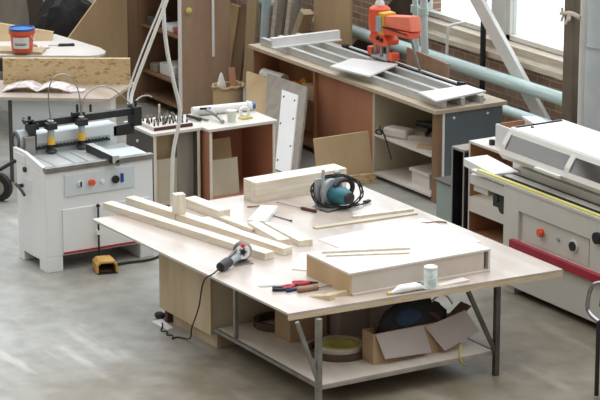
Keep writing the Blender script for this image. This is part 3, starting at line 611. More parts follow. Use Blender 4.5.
# drill-bit rack
t = thing('drill_bit_rack', 'wooden rack full of upright drill bits on the low cabinet', 'rack', (-4.25, .8, .8))
B(-4.4, -4.06, .6, 1.02, .8, .835).build('block', 'pale_lam', t, bevel=.003)
B(-4.06, -4.045, .6, 1.02, .8, .83).build('front_lath', 'maroon', t)
GB = 'drill bits in the rack'
random.seed(3)
proto = None
for i in range(4):
    for j in range(9):
        x = -4.34+i*.075+random.uniform(-.02, .02); y = .635+j*.044+random.uniform(-.01, .01); h = 0
        if proto is None:
            proto = thing('drill_bit', 'small steel drill bit standing in the wooden rack', 'drill bit', (x, y, .835), 0, GB)
            m = MB(); m.cyl((x, y, .835), (x, y, .87), .009, n=8); m.build('shank', 'black', proto, smooth=True)
            m = MB(); m.cyl((x, y, .87), (x, y, .91), .011, .004, n=8); m.build('tip', 'steel', proto, smooth=True)
        else:
            c = proto.copy(); c.location = (x, y, .835); c.scale = (1, 1, random.uniform(.45, 1.1)); c.rotation_euler = (random.uniform(-.2, .2), random.uniform(-.2, .2), 0); COL.objects.link(c)
            for ch in list(proto.children):
                d = ch.copy(); d.parent = c; COL.objects.link(d)
tag(MB().cyl((-4.36, .82, .835), (-4.36, .82, .98), .009).build('dowel', 'pine_z', loc=(-4.36, .82, .835), smooth=True), 'thin wooden dowel rising above the drill bits', 'dowel')
# on cabinet two
t = thing('paper_cup', 'pale green paper cup on the red-brown cabinet', 'cup', (-4.02, 1.44, .8))
MB().lathe((-4.02, 1.44, .8), [(.036, 0), (.038, .004), (.05, .11)], n=24).build('cup_wall', 'cup_green', t, smooth=True); MB().ring((-4.02, 1.44, .908), .053, .046, .006).build('rim', 'white_plastic', t, smooth=True)
t = thing('film_roll', 'white film roll lying behind the paper cup, blue at its end', 'roll', (-4.3, 1.6, .8))
MB().cyl((-4.42, 1.22, .8465), (-4.33, 1.84, .8465), .045).build('roll', 'paper', t, smooth=True)
MB().cyl((-4.337, 1.79, .852), (-4.334, 1.81, .852), .05).build('wide_band', 'white_plastic', t, smooth=True)
MB().cyl((-4.33, 1.84, .8465), (-4.325, 1.875, .8465), .034).build('end_plug', 'blue', t, smooth=True)
t = thing('tape_roll', 'small white tape ring right of the paper cup', 'tape', (-4.1, 1.64, .8))
MB().ring((-4.12, 1.64, .855), .055, .03, .045, axis=(.8, -.3, 0)).build('ring', 'white_plastic', t, smooth=True)
tag(B(-4.1, -4.02, 1.56, 1.68, .8, .82).build('brass_fitting', 'coil_yellow', loc=(-4.05, 1.6, .8), bevel=.004), 'yellowish flat piece in front of the white tape ring', 'fitting')
t = thing('pneumatic_gun', 'grey and black air gun lying at the left of the cabinet top', 'air gun', (-4.15, 1.25, .8))
MB().tube([(-4.32, 1.33, .87), (-4.22, 1.32, .875), (-4.12, 1.33, .865)], .02, 12, smooth=1).build('barrel', 'machine_grey', t, smooth=True)
MB().tube([(-4.2, 1.32, .865), (-4.1, 1.34, .84), (-3.98, 1.32, .82)], .018, 10, smooth=1).build('handle', 'steel', t, smooth=True)
MB().bar((-4.34, 1.26, .885), (-4.3, 1.36, .885), .022, .018).build('nozzle', 'black', t)
t = thing('pneumatic_stapler', 'black stapler lying beside the grey air gun', 'stapler', (-4.2, 1.15, .8))
MB().tube([(-4.36, 1.13, .825), (-4.26, 1.14, .83), (-4.16, 1.17, .822)], .018, 10, smooth=1).build('body', 'black', t, smooth=True)
MB().tube([(-4.34, 1.2, .82), (-4.24, 1.22, .82), (-4.14, 1.24, .816)], .013, 10, smooth=1).build('magazine', 'steel', t, smooth=True)

# air hoses hanging down
tag(MB().tube([(-3.4, .02, 1.27), (-3.45, .05, 1.36), (-3.45, .23, 1.75), (-3.45, .44, 2.2), (-3.45, .6, 2.6), (-3.4, .75, 4.1)], .017, 10, smooth=2).build('air_hose', 'hose_white', loc=(-3.45, .05, 1.2), smooth=True), 'taut pale hose running up from the end of the machine beam', 'hose')
tag(MB().tube([(-3.42, .0, 1.27), (-3.5, .04, 1.38), (-3.5, .21, 1.77), (-3.48, .44, 2.24), (-3.48, .6, 2.64), (-3.44, .72, 4.1)], .009, 8, smooth=2).build('air_hose', 'hose_white', loc=(-3.5, .05, 1.2), smooth=True), 'thin pale line beside the taut hose at the machine beam', 'hose')
tag(MB().tube([(-3.7, .56, 4.1), (-3.7, .54, 2.3), (-3.7, .53, 2.0), (-3.7, .56, 1.67), (-3.7, .63, 1.35), (-3.7, .71, 1.05), (-3.7, .66, .86), (-3.7, .61, .65), (-3.7, .6, .39), (-3.7, .59, .12), (-3.6, .55, .02)], .019, 10, smooth=2).build('air_hose', 'hose_white', loc=(-3.7, .6, 0), smooth=True), 'slack pale hose hanging in front of the drill-bit cabinet', 'hose')

# ------------------------------------------------------------------ back left tables
A = R(55)
t = thing('packing_table', 'pale table with angled end behind the boring machine', 'table', (-5.6, .2, 0))
MB().prism([(-6.9, -1.85), (-5.12, .66), (-5.68, 1.24), (-7.5, -1.4)], .87, .9).build('tabletop', 'ply_top', t)
d = Vector((.58, .815, 0)); nrm = Vector((-.815, .58, 0))
p0 = Vector((-5.82, -.26, 0)); 
M = Matrix(((d.x, nrm.x, 0, -5.18), (d.y, nrm.y, 0, .6), (0, 0, 1, 0), (0, 0, 0, 1))) @ Matrix.Translation((.1, .02, 0))
B(-1.02, -.36, .04, .4, 0, .87, M=M).build('pedestal', 'panel_blue', t); B(-.36, -.02, .1, .4, 0, .87, M=M).build('pedestal_door', 'white_lam', t)
B(-1.06, -1.02, .04, .4, 0, .87, M=M).build('pedestal_side', 'dark_lam', t); B(-2.7, -2.6, .1, .4, 0, .87, M=M).build('leg', 'dark_lam', t)
tag(MB().prism([(-6.28, .03), (-5.6, 1.14), (-5.64, 1.165), (-6.32, .055)], .9, 1.17).build('osb_board', 'osb', loc=(-5.95, .6, .9)), 'long OSB board standing on edge across the pale table', 'board')
t = thing('magazine', 'open printed magazine lying before the OSB board', 'magazine', (-5.9, .3, .9), A)
M = RZ(-5.86, .24, .9, A)
for s in (-1, 1):
    mb = MB(M)
    Z = [(0, .015), (.1, .06), (.22, .05), (.36, .006)]
    mb.rings([[(s*x, -.15, z-.006 if z > .006 else 0), (s*x, .15, z-.006 if z > .006 else 0), (s*x, .15, z+.004), (s*x, -.15, z+.004)] for x, z in Z])
    mb.build('page_block', 'paper_print', t, smooth=False)
M2 = RZ(-5.6, .5, .9, A); tag(B(-.11, .11, -.06, .06, 0, .02, M=M2).build('booklet', 'paper_print', loc=(-5.6, .5, .9)), 'small booklet at the right end of the open magazine', 'booklet')
# far table with bucket
t = thing('far_table', 'pale table with rounded end behind the OSB board', 'table', (-7.8, .8, 0))
pts = [(-8.9, -1.0), (-7.12, 1.3)] + [(-7.2+.16*math.cos(a), 1.44+.16*math.sin(a)) for a in [R(-40+i*22) for i in range(7)]] + [(-9.0, -.1)]
pts = [(-8.6, -1.0), (-7.08, 1.4), (-7.06, 1.5), (-7.1, 1.6), (-7.2, 1.67), (-7.4, 1.7), (-8.3, 1.6), (-9.8, -.4)]
MB().prism(pts, .87, .9).build('tabletop', 'pale_lam', t, bevel=.004)
for x, y in ((-8.4, -.4), (-7.3, 1.4), (-9.2, -.1), (-8.0, 1.45)): B(x-.03, x+.03, y-.03, y+.03, 0, .87).build('leg', 'ply', t)
tag(MB().prism([(-8.1, .15), (-7.37, .98), (-7.58, 1.14), (-8.28, .3)], .9, .93).build('wood_lath', 'ply', loc=(-7.8, .7, .9)), 'long wooden lath lying in front of the orange bucket', 'lath')
t = thing('paint_bucket', 'orange plastic bucket with blue lid and white label', 'bucket', (-7.62, .87, .93))
c = (-7.53, .83, .93)
MB().lathe(c, [(.105, 0), (.112, .01), (.13, .2), (.143, .2), (.143, .235), (.135, .235)], n=36).build('body', 'orange', t, smooth=True)
MB().lathe(c, [(.136, .232), (.14, .24), (.14, .262), (.125, .265), (.12, .25), (.02, .25)], n=36).build('lid', 'blue', t, smooth=True)
mb = MB(); L = []
for k in range(9):
    a = R(-31-42+k*10.5)
    L.append([(c[0]+r*math.cos(a), c[1]+r*math.sin(a), c[2]+z) for r, z in ((.117, .05), (.125, .05), (.134, .17), (.126, .17))])
mb.rings(L); p = mb.build('label', 'paper', t, smooth=True)
for zz, r in ((.1, .1305), (.085, .129)):
    mb = MB(); mb.rings([[(c[0]+q*math.cos(a), c[1]+q*math.sin(a), c[2]+zz+e) for q, e in ((r-.003, 0), (r, 0), (r, .008), (r-.003, .008))] for a in [R(-61+k*8) for k in range(8)]]); mb.build('print_line', 'steel_dark', p)
MB().tube([(c[0]+.13*math.cos(a), c[1]+.13*math.sin(a), c[2]+.19-.07*math.sin((k)/8*PI)) for k, a in enumerate([R(20+i*10) for i in range(9)])], .005, 6).build('handle', 'white_plastic', t, smooth=True)
screwdriver('black-handled tool lying right of the orange bucket', (-7.75, 1.2, .912), (-7.62, 1.5, .912), .45, 'steel', 'black', r2=.02, name='hand_tool', cat='tool')
tag(MB().ell((-7.75, 1.06, .92), .06, .05, .02).build('wood_knot_scrap', 'handle_brown', loc=(-7.75, 1.06, .9), smooth=True), 'small brown scrap between orange bucket and black-handled tool', 'scrap')
tag(MB().ell((-7.7, 1.18, .912), .07, .05, .012).build('rag', 'pale_lam', loc=(-7.7, 1.18, .9), smooth=True), 'pale crumpled rag beside the black-handled tool', 'rag')
# boards & bags at the far left
tag(MB().hexa([(-9.0, -.45, .9), (-7.98, 1.4, .9), (-8.03, 1.43, .9), (-9.05, -.42, .9)], [(-9.3, -.3, 1.3), (-8.05, 1.45, .98), (-8.1, 1.48, .98), (-9.35, -.27, 1.3)]).build('long_board', 'tan_board', loc=(-8.4, .7, .9)), 'pale board with sloping top standing behind the orange bucket', 'board')
t = thing('curved_chair', 'brown curved chair shell at the top left corner', 'chair', (-9.85, 1.5, 0))
M = RZ(-9.85, 1.5, 0, R(-25))
mb = MB(M); rows = []
for i in range(11):
    z = .45+i*.1; k = math.sqrt(max(0, 1-((i-3)/7.6)**2)) if i > 3 else 1
    rows.append([(-.12-.05*(i/10), .45*k*s_, z) for s_ in (-1, -.6, 0, .6, 1)] + [(-.16-.05*(i/10), .45*k*s_, z) for s_ in (1, .6, 0, -.6, -1)])
mb.rings(rows); mb.build('backrest', 'grey_panel', t, smooth=True)
B(-.11, .4, -.4, .4, .42, .47, M=M).build('seat', 'grey_panel', t)
for sx in (-.08, .36):
    for sy in (-.36, .36): B(sx-.03, sx+.03, sy-.03, sy+.03, 0, .42, M=M).build('leg', 'dark_timber', t)
tag(MB().rings([[(-8.9+.3*s_*math.cos(2*PI*k/18), 2.05+(.42+.03*math.sin(k*3))*s_*math.sin(2*PI*k/18), z+.08*math.sin(k*1.3)*(z > .5)) for k in range(18)] for z, s_ in [(0, .8), (.3, 1), (.7, 1), (.9, .95), (1.05, .75), (1.12, .4)]]).build('black_sack', 'black_cloth', loc=(-8.9, 2.05, 0), smooth=True), 'bulging black sack between the curved chair and tan panel', 'sack')
tag(MB().rings([[(-9.7+.28*s_*math.cos(2*PI*k/18), 2.5+(.34+.03*math.sin(k*3))*s_*math.sin(2*PI*k/18), z) for k in range(18)] for z, s_ in [(0, .9), (.6, 1), (1.2, 1), (1.5, .9), (1.7, .5)]]).build('beige_sack', 'pale_lam', loc=(-9.7, 2.5, 0), smooth=True), 'beige sack standing behind the bulging black sack', 'sack')
tag(MB().prism_x([(1.72, 0), (2.5, 0), (2.5, 2.3), (2.35, 2.3), (2.12, 1.24), (1.76, .84), (1.72, .7)], -8.33, -8.3).build('cut_plywood', 'tan_board', loc=(-8.3, 2.1, 0)), 'tall tan panel with a slanted edge left of the open cupboard', 'panel')

# open tall cupboard
t = thing('tall_cupboard', 'tall open brown cupboard with cluttered shelves', 'cupboard', (-7.7, 3.0, 0))
B(-8.25, -8.22, 2.63, 3.25, 0, 2.4).build('side_panel', 'shelf_wood', t); B(-7.28, -7.25, 2.63, 3.25, 0, 2.4).build('side_panel', 'brown_board', t)
B(-7.285, -7.247, 2.605, 2.632, 0, 2.4).build('edge_strip', 'white_lam', t)
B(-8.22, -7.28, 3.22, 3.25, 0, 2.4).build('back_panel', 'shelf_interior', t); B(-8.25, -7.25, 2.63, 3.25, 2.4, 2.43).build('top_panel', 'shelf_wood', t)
for z in (.1, .37, .9, 1.4, 1.9): B(-8.22, -7.28, 2.64, 3.22, z, z+.02).build('shelf', 'shelf_wood', t)
B(-8.58, -8.25, 2.6, 2.63, 0, 2.4).build('door', 'shelf_wood', t)
MB().lathe((-7.25, 2.72, 1.23), [(.035, 0), (.035, .02), (.02, .03)], axis=(1, 0, 0)).build('lock', 'coil_yellow', t, smooth=True)
for k, (x0, x1, y0, y1, z0, h, mm, n, l, ct) in enumerate([
    (-7.95, -7.6, 2.72, 2.95, .39, .13, 'white_plastic', 'tool_case', 'white case on the lower cupboard shelf', 'case'),
    (-8.15, -7.98, 2.7, 2.9, .39, .09, 'grey_panel', 'small_box', 'grey box left of the white case', 'box'),
    (-7.55, -7.4, 2.7, 2.85, .92, .05, 'red', 'red_tin', 'flat red tin at the right end of the upper cupboard shelf', 'tin'),
    (-7.85, -7.6, 2.7, 2.9, .92, .07, 'paper', 'paper_stack', 'white paper stack in the middle of the upper cupboard shelf', 'papers'),
    (-8.16, -7.95, 2.68, 2.9, .92, .1, 'dark_lam', 'dark_box', 'dark box at the left end of the upper cupboard shelf', 'box')]):
    tag(B(x0, x1, y0, y1, z0, z0+h).build(n, mm, loc=((x0+x1)/2, (y0+y1)/2, z0), bevel=.01), l, ct)
tag(B(-7.247, -7.235, 3.01, 3.04, .68, 2.3).build('hanging_lath', 'white_lam', loc=(-7.22, 3.02, .68)), 'narrow white lath fixed flat on the cupboard side', 'lath')
# drum with scraps
t = thing('cardboard_drum', 'beige cardboard drum full of scraps beside the cupboard', 'drum', (-6.62, 2.86, 0))
MB().ring((-6.62, 2.86, 0), .165, .15, .49).build('drum_wall', 'drum_card', t, smooth=True); MB().cyl((-6.62, 2.86, .01), (-6.62, 2.86, .42), .149).build('filling', 'handle_brown', t)
mb = MB(); mb.tube([(-6.62+(.165+.01*math.sin(k*2.3))*math.cos(2*PI*k/24), 2.86+(.165+.01*math.sin(k*1.9))*math.sin(2*PI*k/24), .49+.012*math.sin(k*1.7)) for k in range(24)], .018, 8, closed=True); mb.build('bag_rim', 'card', t, smooth=True)
tag(MB().rings([[(-6.66+.05*s*math.cos(2*PI*k/8), 2.8+.06*s*math.sin(2*PI*k/8), z) for k in range(8)] for z, s in [(.425, 1), (.5, .9), (.58, .5), (.63, .2)]]).build('paper_scrap', 'paper', loc=(-6.66, 2.8, .42)), 'white crumpled paper sticking out of the cardboard drum', 'paper')
tag(MB().bar((-6.62, 2.93, .44), (-6.72, 2.96, .66), .07, .03).build('wood_offcut', 'orange_wood', loc=(-6.6, 2.93, .44)), 'tan offcut sticking out of the cardboard drum', 'offcut')
# boards leaning on the window wall
for k, (x, w_, mm, l, z1) in enumerate([(-9.0, .2, 'ply_dark', 'short tan board standing by the wall, nearest the cupboard', .84), (-8.74, .2, 'shelf_wood', 'short brown board standing between two tan ones by the wall', .9), (-8.45, .22, 'tan_board', 'tall pale tan board standing beside the white plastic pipe', 2.2)]):
    y0 = 4.15
    tag(MB().hexa([(x-w_/2, y0, 0), (x+w_/2, y0, 0), (x+w_/2, y0+.03, 0), (x-w_/2, y0+.03, 0)], [(x-w_/2, y0+.15, z1), (x+w_/2, y0+.15, z1), (x+w_/2, y0+.18, z1), (x-w_/2, y0+.18, z1)]).build('leaning_board', mm, loc=(x, y0, 0)), l, 'board')
tag(MB().cyl((-8.2, 4.2, 0), (-8.22, 4.36, 2.1), .055).build('white_pipe', 'pipe_pale', loc=(-8.2, 4.2, 0), smooth=True), 'white plastic pipe standing between tan board and bench', 'pipe')
for k, (xa_, xb_, mm, l) in enumerate([(-8.04, -7.92, 'ledge', 'weathered pale timber leaning behind the bench, nearest the white pipe'), (-7.9, -7.76, 'grey_panel', 'grey timber leaning behind the bench, second from the white pipe'), (-7.76, -7.6, 'ledge', 'weathered timber leaning behind the bench, third from the white pipe'), (-7.6, -7.46, 'grey_panel', 'grey timber leaning behind the bench, fourth from the white pipe')]):
    tag(MB().bar((xa_, 4.2, 0), (xb_, 4.32, 1.6), .08, .05).build('leaning_timber', mm, loc=(xa_, 4.25, 0)), l, 'timber')
tag(B(-6.97, -6.2, 4.17, 4.2, 0, 2.0).build('tall_board', 'tan_board', loc=(-6.6, 4.18, 0)), 'large tan panel standing behind the bench and white moulding', 'panel')

# ------------------------------------------------------------------ long bench
t = thing('workbench', 'long workbench with aluminium rails along the window wall', 'workbench', (-4.7, 3.45, 0))
B(-6.5, -2.83, 3.05, 3.9, .91, .95).build('worktop', 'bench_top', t, bevel=.003)
B(-6.45, -6.43, 3.08, 3.86, 0, .91).build('side_panel', 'orange_wood', t) 
B(-5.18, -5.16, 3.08, 3.86, 0, .91).build('side_panel', 'orange_wood', t); B(-4.02, -3.985, 3.08, 3.86, 0, .91).build('side_panel', 'cream_ply', t)
B(-2.875, -2.855, 3.17, 3.86, 0, .91).build('end_panel', 'slate', t); B(-2.878, -2.85, 3.145, 3.17, 0, .91).build('end_edge', 'white_lam', t)
m = MB(); 
for y in (3.28, 3.68): m.cyl((-2.857, y, .85), (-2.85, y, .85), .014)
m.build('screw_cap', 'white_plastic', t)
B(-2.95, -2.85, 3.09, 3.14, 0, .91).build('front_post', 'shelf_wood', t); B(-2.92, -2.852, 3.14, 3.145, 0, .91).build('post_face', 'tan_board', t)
B(-6.43, -5.18, 3.4, 3.42, 0, .91).build('back_panel', 'orange_wood', t)
B(-5.16, -4.02, 3.12, 3.14, .08, .905).build('front_panel', 'redbrown', t); B(-3.985, -2.875, 3.84, 3.86, 0, .91).build('back_panel', 'cream_ply', t)
B(-3.985, -2.95, 3.08, 3.84, .455, .475).build('shelf', 'pale_lam', t); B(-3.985, -2.95, 3.08, 3.84, .05, .075).build('shelf', 'pale_lam', t)
B(-6.43, -5.18, 3.1, 3.4, .55, .57).build('shelf', 'orange_wood', t); B(-6.43, -5.18, 3.1, 3.4, .05, .07).build('shelf', 'orange_wood', t)
for y, w_ in ((3.16, .05), (3.38, .05), (3.6, .05)):
    B(-6.42, -2.88, y, y+w_, .95, 1.03).build('rail', 'alu', t, bevel=.004)
for y in (3.27, 3.49, 3.7): B(-6.3, -2.95, y, y+.02, .95, .975).build('channel_wall', 'machine_grey', t)
B(-5.6, -3.2, 3.745, 3.755, .95, 1.01).build('guide_track', 'black', t); B(-5.6, -3.2, 3.765, 3.79, .95, 1.02).build('guide_track', 'white_lam', t)
B(-3.44, -3.36, 3.71, 3.765, 1.01, 1.05).build('track_stop', 'black', t); B(-5.65, -5.58, 3.72, 3.78, .95, 1.03).build('track_stop', 'black', t)
tag(MB().prism([(-4.72, 3.0), (-4.93, 3.4), (-4.45, 3.66), (-4.12, 3.1)], 1.031, 1.05).build('white_sheet', 'white_lam', loc=(-4.5, 3.3, 1.03), bevel=.002), 'white panel lying on the rails in front of the orange router', 'panel')
tag(MB().prism([(-3.25, 3.12), (-3.27, 3.7), (-2.96, 3.73), (-2.84, 3.06)], 1.031, 1.05).build('white_sheet', 'white_lam', loc=(-3.1, 3.4, 1.03), bevel=.002), 'white panel lying across the rail ends at the bench end', 'panel')
t = thing('white_moulding', 'white L-shaped moulding lying across the rails at the far end', 'moulding', (-5.9, 3.4, 1.03))
B(-5.88, -5.86, 2.98, 3.83, 1.031, 1.135).build('upright', 'white_lam', t); B(-5.92, -5.88, 2.98, 3.83, 1.122, 1.135).build('top_flange', 'white_lam', t); B(-5.86, -5.82, 2.98, 3.83, 1.031, 1.043).build('foot_flange', 'white_lam', t)
# contents of the bench
t = thing('cardboard_carton', 'white roll of paper on the far-left bench shelf', 'roll', (-6.1, 3.3, .57))
o = MB().cyl((-6.36, 3.16, .635), (-5.98, 3.2, .635), .064).build('roll', 'paper', t, smooth=True); t.name = 'paper_roll'; WM['paper_roll'] = WM.get('cardboard_carton')
tag(B(-5.5, -5.25, 3.14, 3.36, .57, .7).build('beige_box', 'card', loc=(-5.4, 3.25, .57), bevel=.005), 'tan cardboard box on the far-left bench shelf, right of the orange tool', 'box')
t = thing('orange_tool', 'orange hand tool on the far-left bench shelf', 'tool', (-5.95, 3.3, .57))
MB().tube([(-5.86, 3.18, .61), (-5.76, 3.23, .63), (-5.66, 3.18, .61)], .038, 10, smooth=1).build('body', 'orange', t, smooth=True); MB().bar((-5.82, 3.3, .6), (-5.72, 3.33, .68), .06, .06).build('head', 'yellow', t)
t = thing('wood_bundle', 'pale boards stacked on the upper shelf of the bench', 'boards', (-3.6, 3.3, .475))
for k, (x0, x1, y0, y1, z) in enumerate([(-3.75, -3.0, 3.2, 3.45, .475), (-3.7, -3.02, 3.24, 3.5, .515)]): pass
tag(MB(RZ(-3.6, 3.25, .475, R(48))).box(-.05, .5, -.02, .16, 0, .045).build('pale_board', 'pine_x', loc=(-3.5, 3.35, .475)), 'pale board on the upper bench shelf, dark tool on it', 'board')
bpy.data.objects.remove(t)
tag(MB(RZ(-3.75, 3.2, .475, R(20))).box(-.14, .16, -.06, .1, 0, .1).build('cloth_bundle', 'pale_lam', loc=(-3.75, 3.2, .475), bevel=.03), 'pale cloth bundle tied with cord at the shelf edge', 'bundle')
tag(MB(RZ(-3.2, 3.2, .475, R(35))).box(-.1, .15, -.04, .08, 0, .025).build('wood_offcut', 'tan_board', loc=(-3.2, 3.2, .475)), 'small pinkish offcut at the right of the upper bench shelf', 'offcut')
t = thing('dark_tool', 'dark power tool lying on the pale board in the bench', 'power tool', (-3.5, 3.45, .52))
MB().tube([(-3.72, 3.42, .6), (-3.55, 3.5, .6), (-3.35, 3.6, .59), (-3.2, 3.68, .58)], [.03, .045, .04, .02], 12, smooth=1).build('body', 'black', t, smooth=True)
MB().tube([(-3.55, 3.5, .58), (-3.5, 3.42, .56), (-3.45, 3.36, .545)], .024, 10, smooth=1).build('grip', 'black_rubber', t, smooth=True)
tag(MB().tube([(-3.85, 3.06, .585), (-3.78, 3.02, .57), (-3.8, 3.06, .5), (-3.95, 3.05, .5), (-3.8, 3.04, .58), (-3.72, 3.04, .5), (-3.68, 3.05, .4), (-3.62, 3.05, .29)], .008, 8, smooth=2).build('tie_cord', 'black_rubber', loc=(-3.8, 3.05, .4)), 'black cord dangling from the cloth bundle over the shelf edge', 'cord')
t = thing('lidded_box', 'cream lidded box on the bottom shelf of the bench', 'box', (-3.2, 3.3, .075))
B(-3.44, -3.12, 3.18, 3.5, .075, .2).build('body', 'pale_lam', t); B(-3.46, -3.1, 3.16, 3.52, .2, .235).build('lid', 'pale_lam', t, bevel=.004)
# leaning sheets in front of the bench
g0, g1, g2, g3 = Vector((-5.1, 2.42, 0)), Vector((-4.42, 2.42, 0)), Vector((-5.14, 2.98, .75)), Vector((-5.97, 2.98, .74))
nn = (g1-g0).cross(g3-g0).normalized()
tag(MB().hexa([g0, g1, g2, g3], [p-nn*.03 for p in (g0, g1, g2, g3)]).build('grey_sheet', 'grey_panel', loc=(-5, 2.5, 0)), 'grey-brown sheet leaning on the bench behind the white plate', 'sheet')
t = thing('drilled_plate', 'narrow white drilled plate leaning on the grey-brown sheet', 'plate', (-4.75, 2.4, 0))
q = lambda f_, s_: (g0.lerp(g1, f_)).lerp(g3.lerp(g2, f_), s_)+nn*.002
b0 = [q(.4, 0), q(.84, 0), q(.83, .87), q(.43, .87)]
MB().hexa(b0, [p+nn*.018 for p in b0]).build('plate', 'white_lam', t)
for s_, f_ in ((.1, .46), (.3, .78), (.5, .46), (.6, .78), (.8, .49), (.8, .77)):
    p = q(f_, s_); MB().cyl(p+nn*.018, p+nn*.021, .012).build('screw_cap', 'steel_dark', t)
tag(MB().hexa([(-5.62, 2.52, 0), (-5.15, 2.52, 0), (-5.15, 2.55, 0), (-5.62, 2.55, 0)], [(-6.46, 3.0, .66), (-5.95, 3.0, .67), (-5.95, 3.03, .67), (-6.46, 3.03, .66)]).build('tan_sheet', 'tan_board', loc=(-5.4, 2.52, 0)), 'small tan sheet leaning left of the grey-brown sheet', 'sheet')
tag(MB().hexa([(-4.06, 2.46, 0), (-3.93, 3.04, 0), (-3.95, 3.045, 0), (-4.08, 2.47, 0)], [(-4.16, 2.46, .46), (-4.06, 3.06, .49), (-4.08, 3.065, .49), (-4.18, 2.47, .46)]).build('plywood_sheet', 'tan_board', loc=(-4.05, 2.7, 0)), 'tan plywood sheet standing on edge before the brown bench panel', 'sheet')
tag(MB(RZ(-3.9, 2.88, 0, R(80))).box(-.14, .14, -.03, .0, 0, .1).build('osb_offcut', 'osb', loc=(-3.9, 2.88, 0)), 'OSB offcut on the floor below the plywood sheet', 'offcut')
# router machine on the bench
t = thing('router_machine', 'orange router head on a carriage above the bench rails', 'router', (-4.75, 3.75, .95))
x, y = -4.75, 3.67
m = MB(); m.box(x-.13, x+.17, y-.07, y+.08, 1.052, 1.075); m.build('carriage', 'machine_grey', t, bevel=.006)
for dx in (-.12, .0, .13): MB().cyl((x+dx, y-.02, 1.075), (x+dx, y-.02, 1.27), .02).build('column', 'steel', t, smooth=True)
for dx in (-.19, .2): B(x+dx-.045, x+dx+.045, y-.05, y+.05, 1.06, 1.15).build('side_block', 'orange', t, bevel=.012)
m = MB(); m.prism_y([(x-.13, 1.22), (x-.04, 1.2), (x+.08, 1.2), (x+.18, 1.22), (x+.19, 1.27), (x+.13, 1.31), (x+.12, 1.36), (x-.12, 1.36), (x-.13, 1.3), (x-.16, 1.26)], y-.08, y+.08); m.build('gearbox', 'orange', t, bevel=.012)
MB().lathe((x-.07, y-.0, 1.33), [(.1, 0), (.115, .02), (.12, .15), (.11, .24), (.08, .265), (.05, .275)], n=24).build('motor', 'orange', t, smooth=True)
MB().lathe((x-.07, y, 1.6), [(.05, 0), (.05, .03), (.03, .06), (.025, .14)], n=16).build('motor_cap', 'white_plastic', t, smooth=True)
B(x+.05, x+.15, y-.1, y+.06, 1.33, 1.56).build('switch_box', 'yellow', t, bevel=.01); B(x+.03, x+.13, y-.115, y-.1, 1.36, 1.52).build('switch_plate', 'machine_grey', t)
m = MB(); m.hexa([(x+.13, y-.08, 1.42), (x+.62, y-.06, 1.44), (x+.62, y+.08, 1.44), (x+.13, y+.08, 1.42)], [(x+.13, y-.08, 1.53), (x+.56, y-.06, 1.59), (x+.56, y+.08, 1.59), (x+.13, y+.08, 1.53)]); m.build('arm', 'orange_pale', t, bevel=.008)
m = MB(); m.hexa([(x+.11, y-.1, 1.35), (x+.62, y-.08, 1.37), (x+.62, y+.06, 1.37), (x+.11, y+.06, 1.35)], [(x+.11, y-.1, 1.4), (x+.6, y-.08, 1.43), (x+.6, y+.06, 1.43), (x+.11, y+.06, 1.4)]); m.build('arm_cover', 'orange', t, bevel=.008)
B(x+.14, x+.6, y-.105, y-.1, 1.41, 1.425).build('arm_slot', 'black', t)
MB().cyl((x+.5, y, 1.4), (x+.62, y+.06, 1.0), .014).build('stay', 'steel', t, smooth=True); B(x+.55, x+.68, y-.0, y+.12, .95, 1.0).build('stay_foot', 'steel_dark', t)
MB().tube([(x-.07, y+.04, 1.7), (x-.08, y+.1, 1.95), (x-.1, y+.3, 2.3)], .02, 8, smooth=2).build('cable', 'black', t, smooth=True)
for dx, z in ((.03, 1.28), (.1, 1.27)): MB().cyl((x+dx, y-.08, z), (x+dx, y-.1, z), .022).build('knob', 'black', t, smooth=True)
tag(MB().hexa([(-4.7, 3.93, .0), (-3.97, 3.96, .0), (-3.97, 3.98, 0), (-4.7, 3.95, 0)], [(-4.7, 3.93, 1.15), (-3.97, 3.96, 1.1), (-3.97, 3.98, 1.1), (-4.7, 3.95, 1.15)]).build('brown_sheet', 'brown_board', loc=(-4.3, 3.95, 0)), 'brown panel standing behind the bench, right of the router', 'panel')
tag(MB().bar((-7.55, 4.02, .0), (-7.0, 4.1, 1.12), .1, .14, up=(0, 1, 0)).build('pine_post', 'ply', loc=(-6.95, 4.05, 0), bevel=.003), 'thick pine post leaning behind the white moulding', 'post')

# ------------------------------------------------------------------ cabinets between bench and edge bander
def open_cab(name, label, x0, x1, y0, y1, H, side, inner, edge):
    t = thing(name, label, 'cabinet', ((x0+x1)/2, (y0+y1)/2, 0))
    B(x0, x1, y0, y1, H-.02, H).build('top', edge, t); B(x0, x0+.018, y0, y1, 0, H-.02).build('side_panel', side, t); B(x1-.018, x1, y0, y1, 0, H-.02).build('side_panel', side, t)
    B(x0+.018, x1-.018, y1-.018, y1, 0, H-.02).build('back_panel', inner, t); B(x0+.018, x1-.018, y0+.01, y1-.018, .05, .07).build('bottom_panel', inner, t)
    m = MB(); m.box(x0, x0+.02, y0-.004, y0, 0, H); m.box(x1-.02, x1, y0-.004, y0, 0, H); m.box(x0+.02, x1-.02, y0-.004, y0, H-.022, H); m.build('edge_strip', edge, t)
    return t
open_cab('narrow_cabinet', 'narrow grey open cabinet with black interior by the bench end', -1.93, -1.72, 2.63, 2.9, .85, 'black', 'black', 'grey_panel')
t = open_cab('orange_cabinet', 'orange-brown open cabinet between narrow grey cabinet and edge bander', -1.69, -.7, 2.66, 3.1, .95, 'orange_wood', 'orange_wood', 'pale_lam')
B(-1.672, -.718, 2.68, 3.08, .405, .42).build('shelf', 'pine_x', t); B(-1.672, -.718, 2.655, 2.675, .28, .42).build('drawer_front', 'pale_lam', t)
t = thing('open_tray', 'white open-topped drawer with brown inside on the orange-brown cabinet', 'drawer', (-1.1, 2.9, .95))
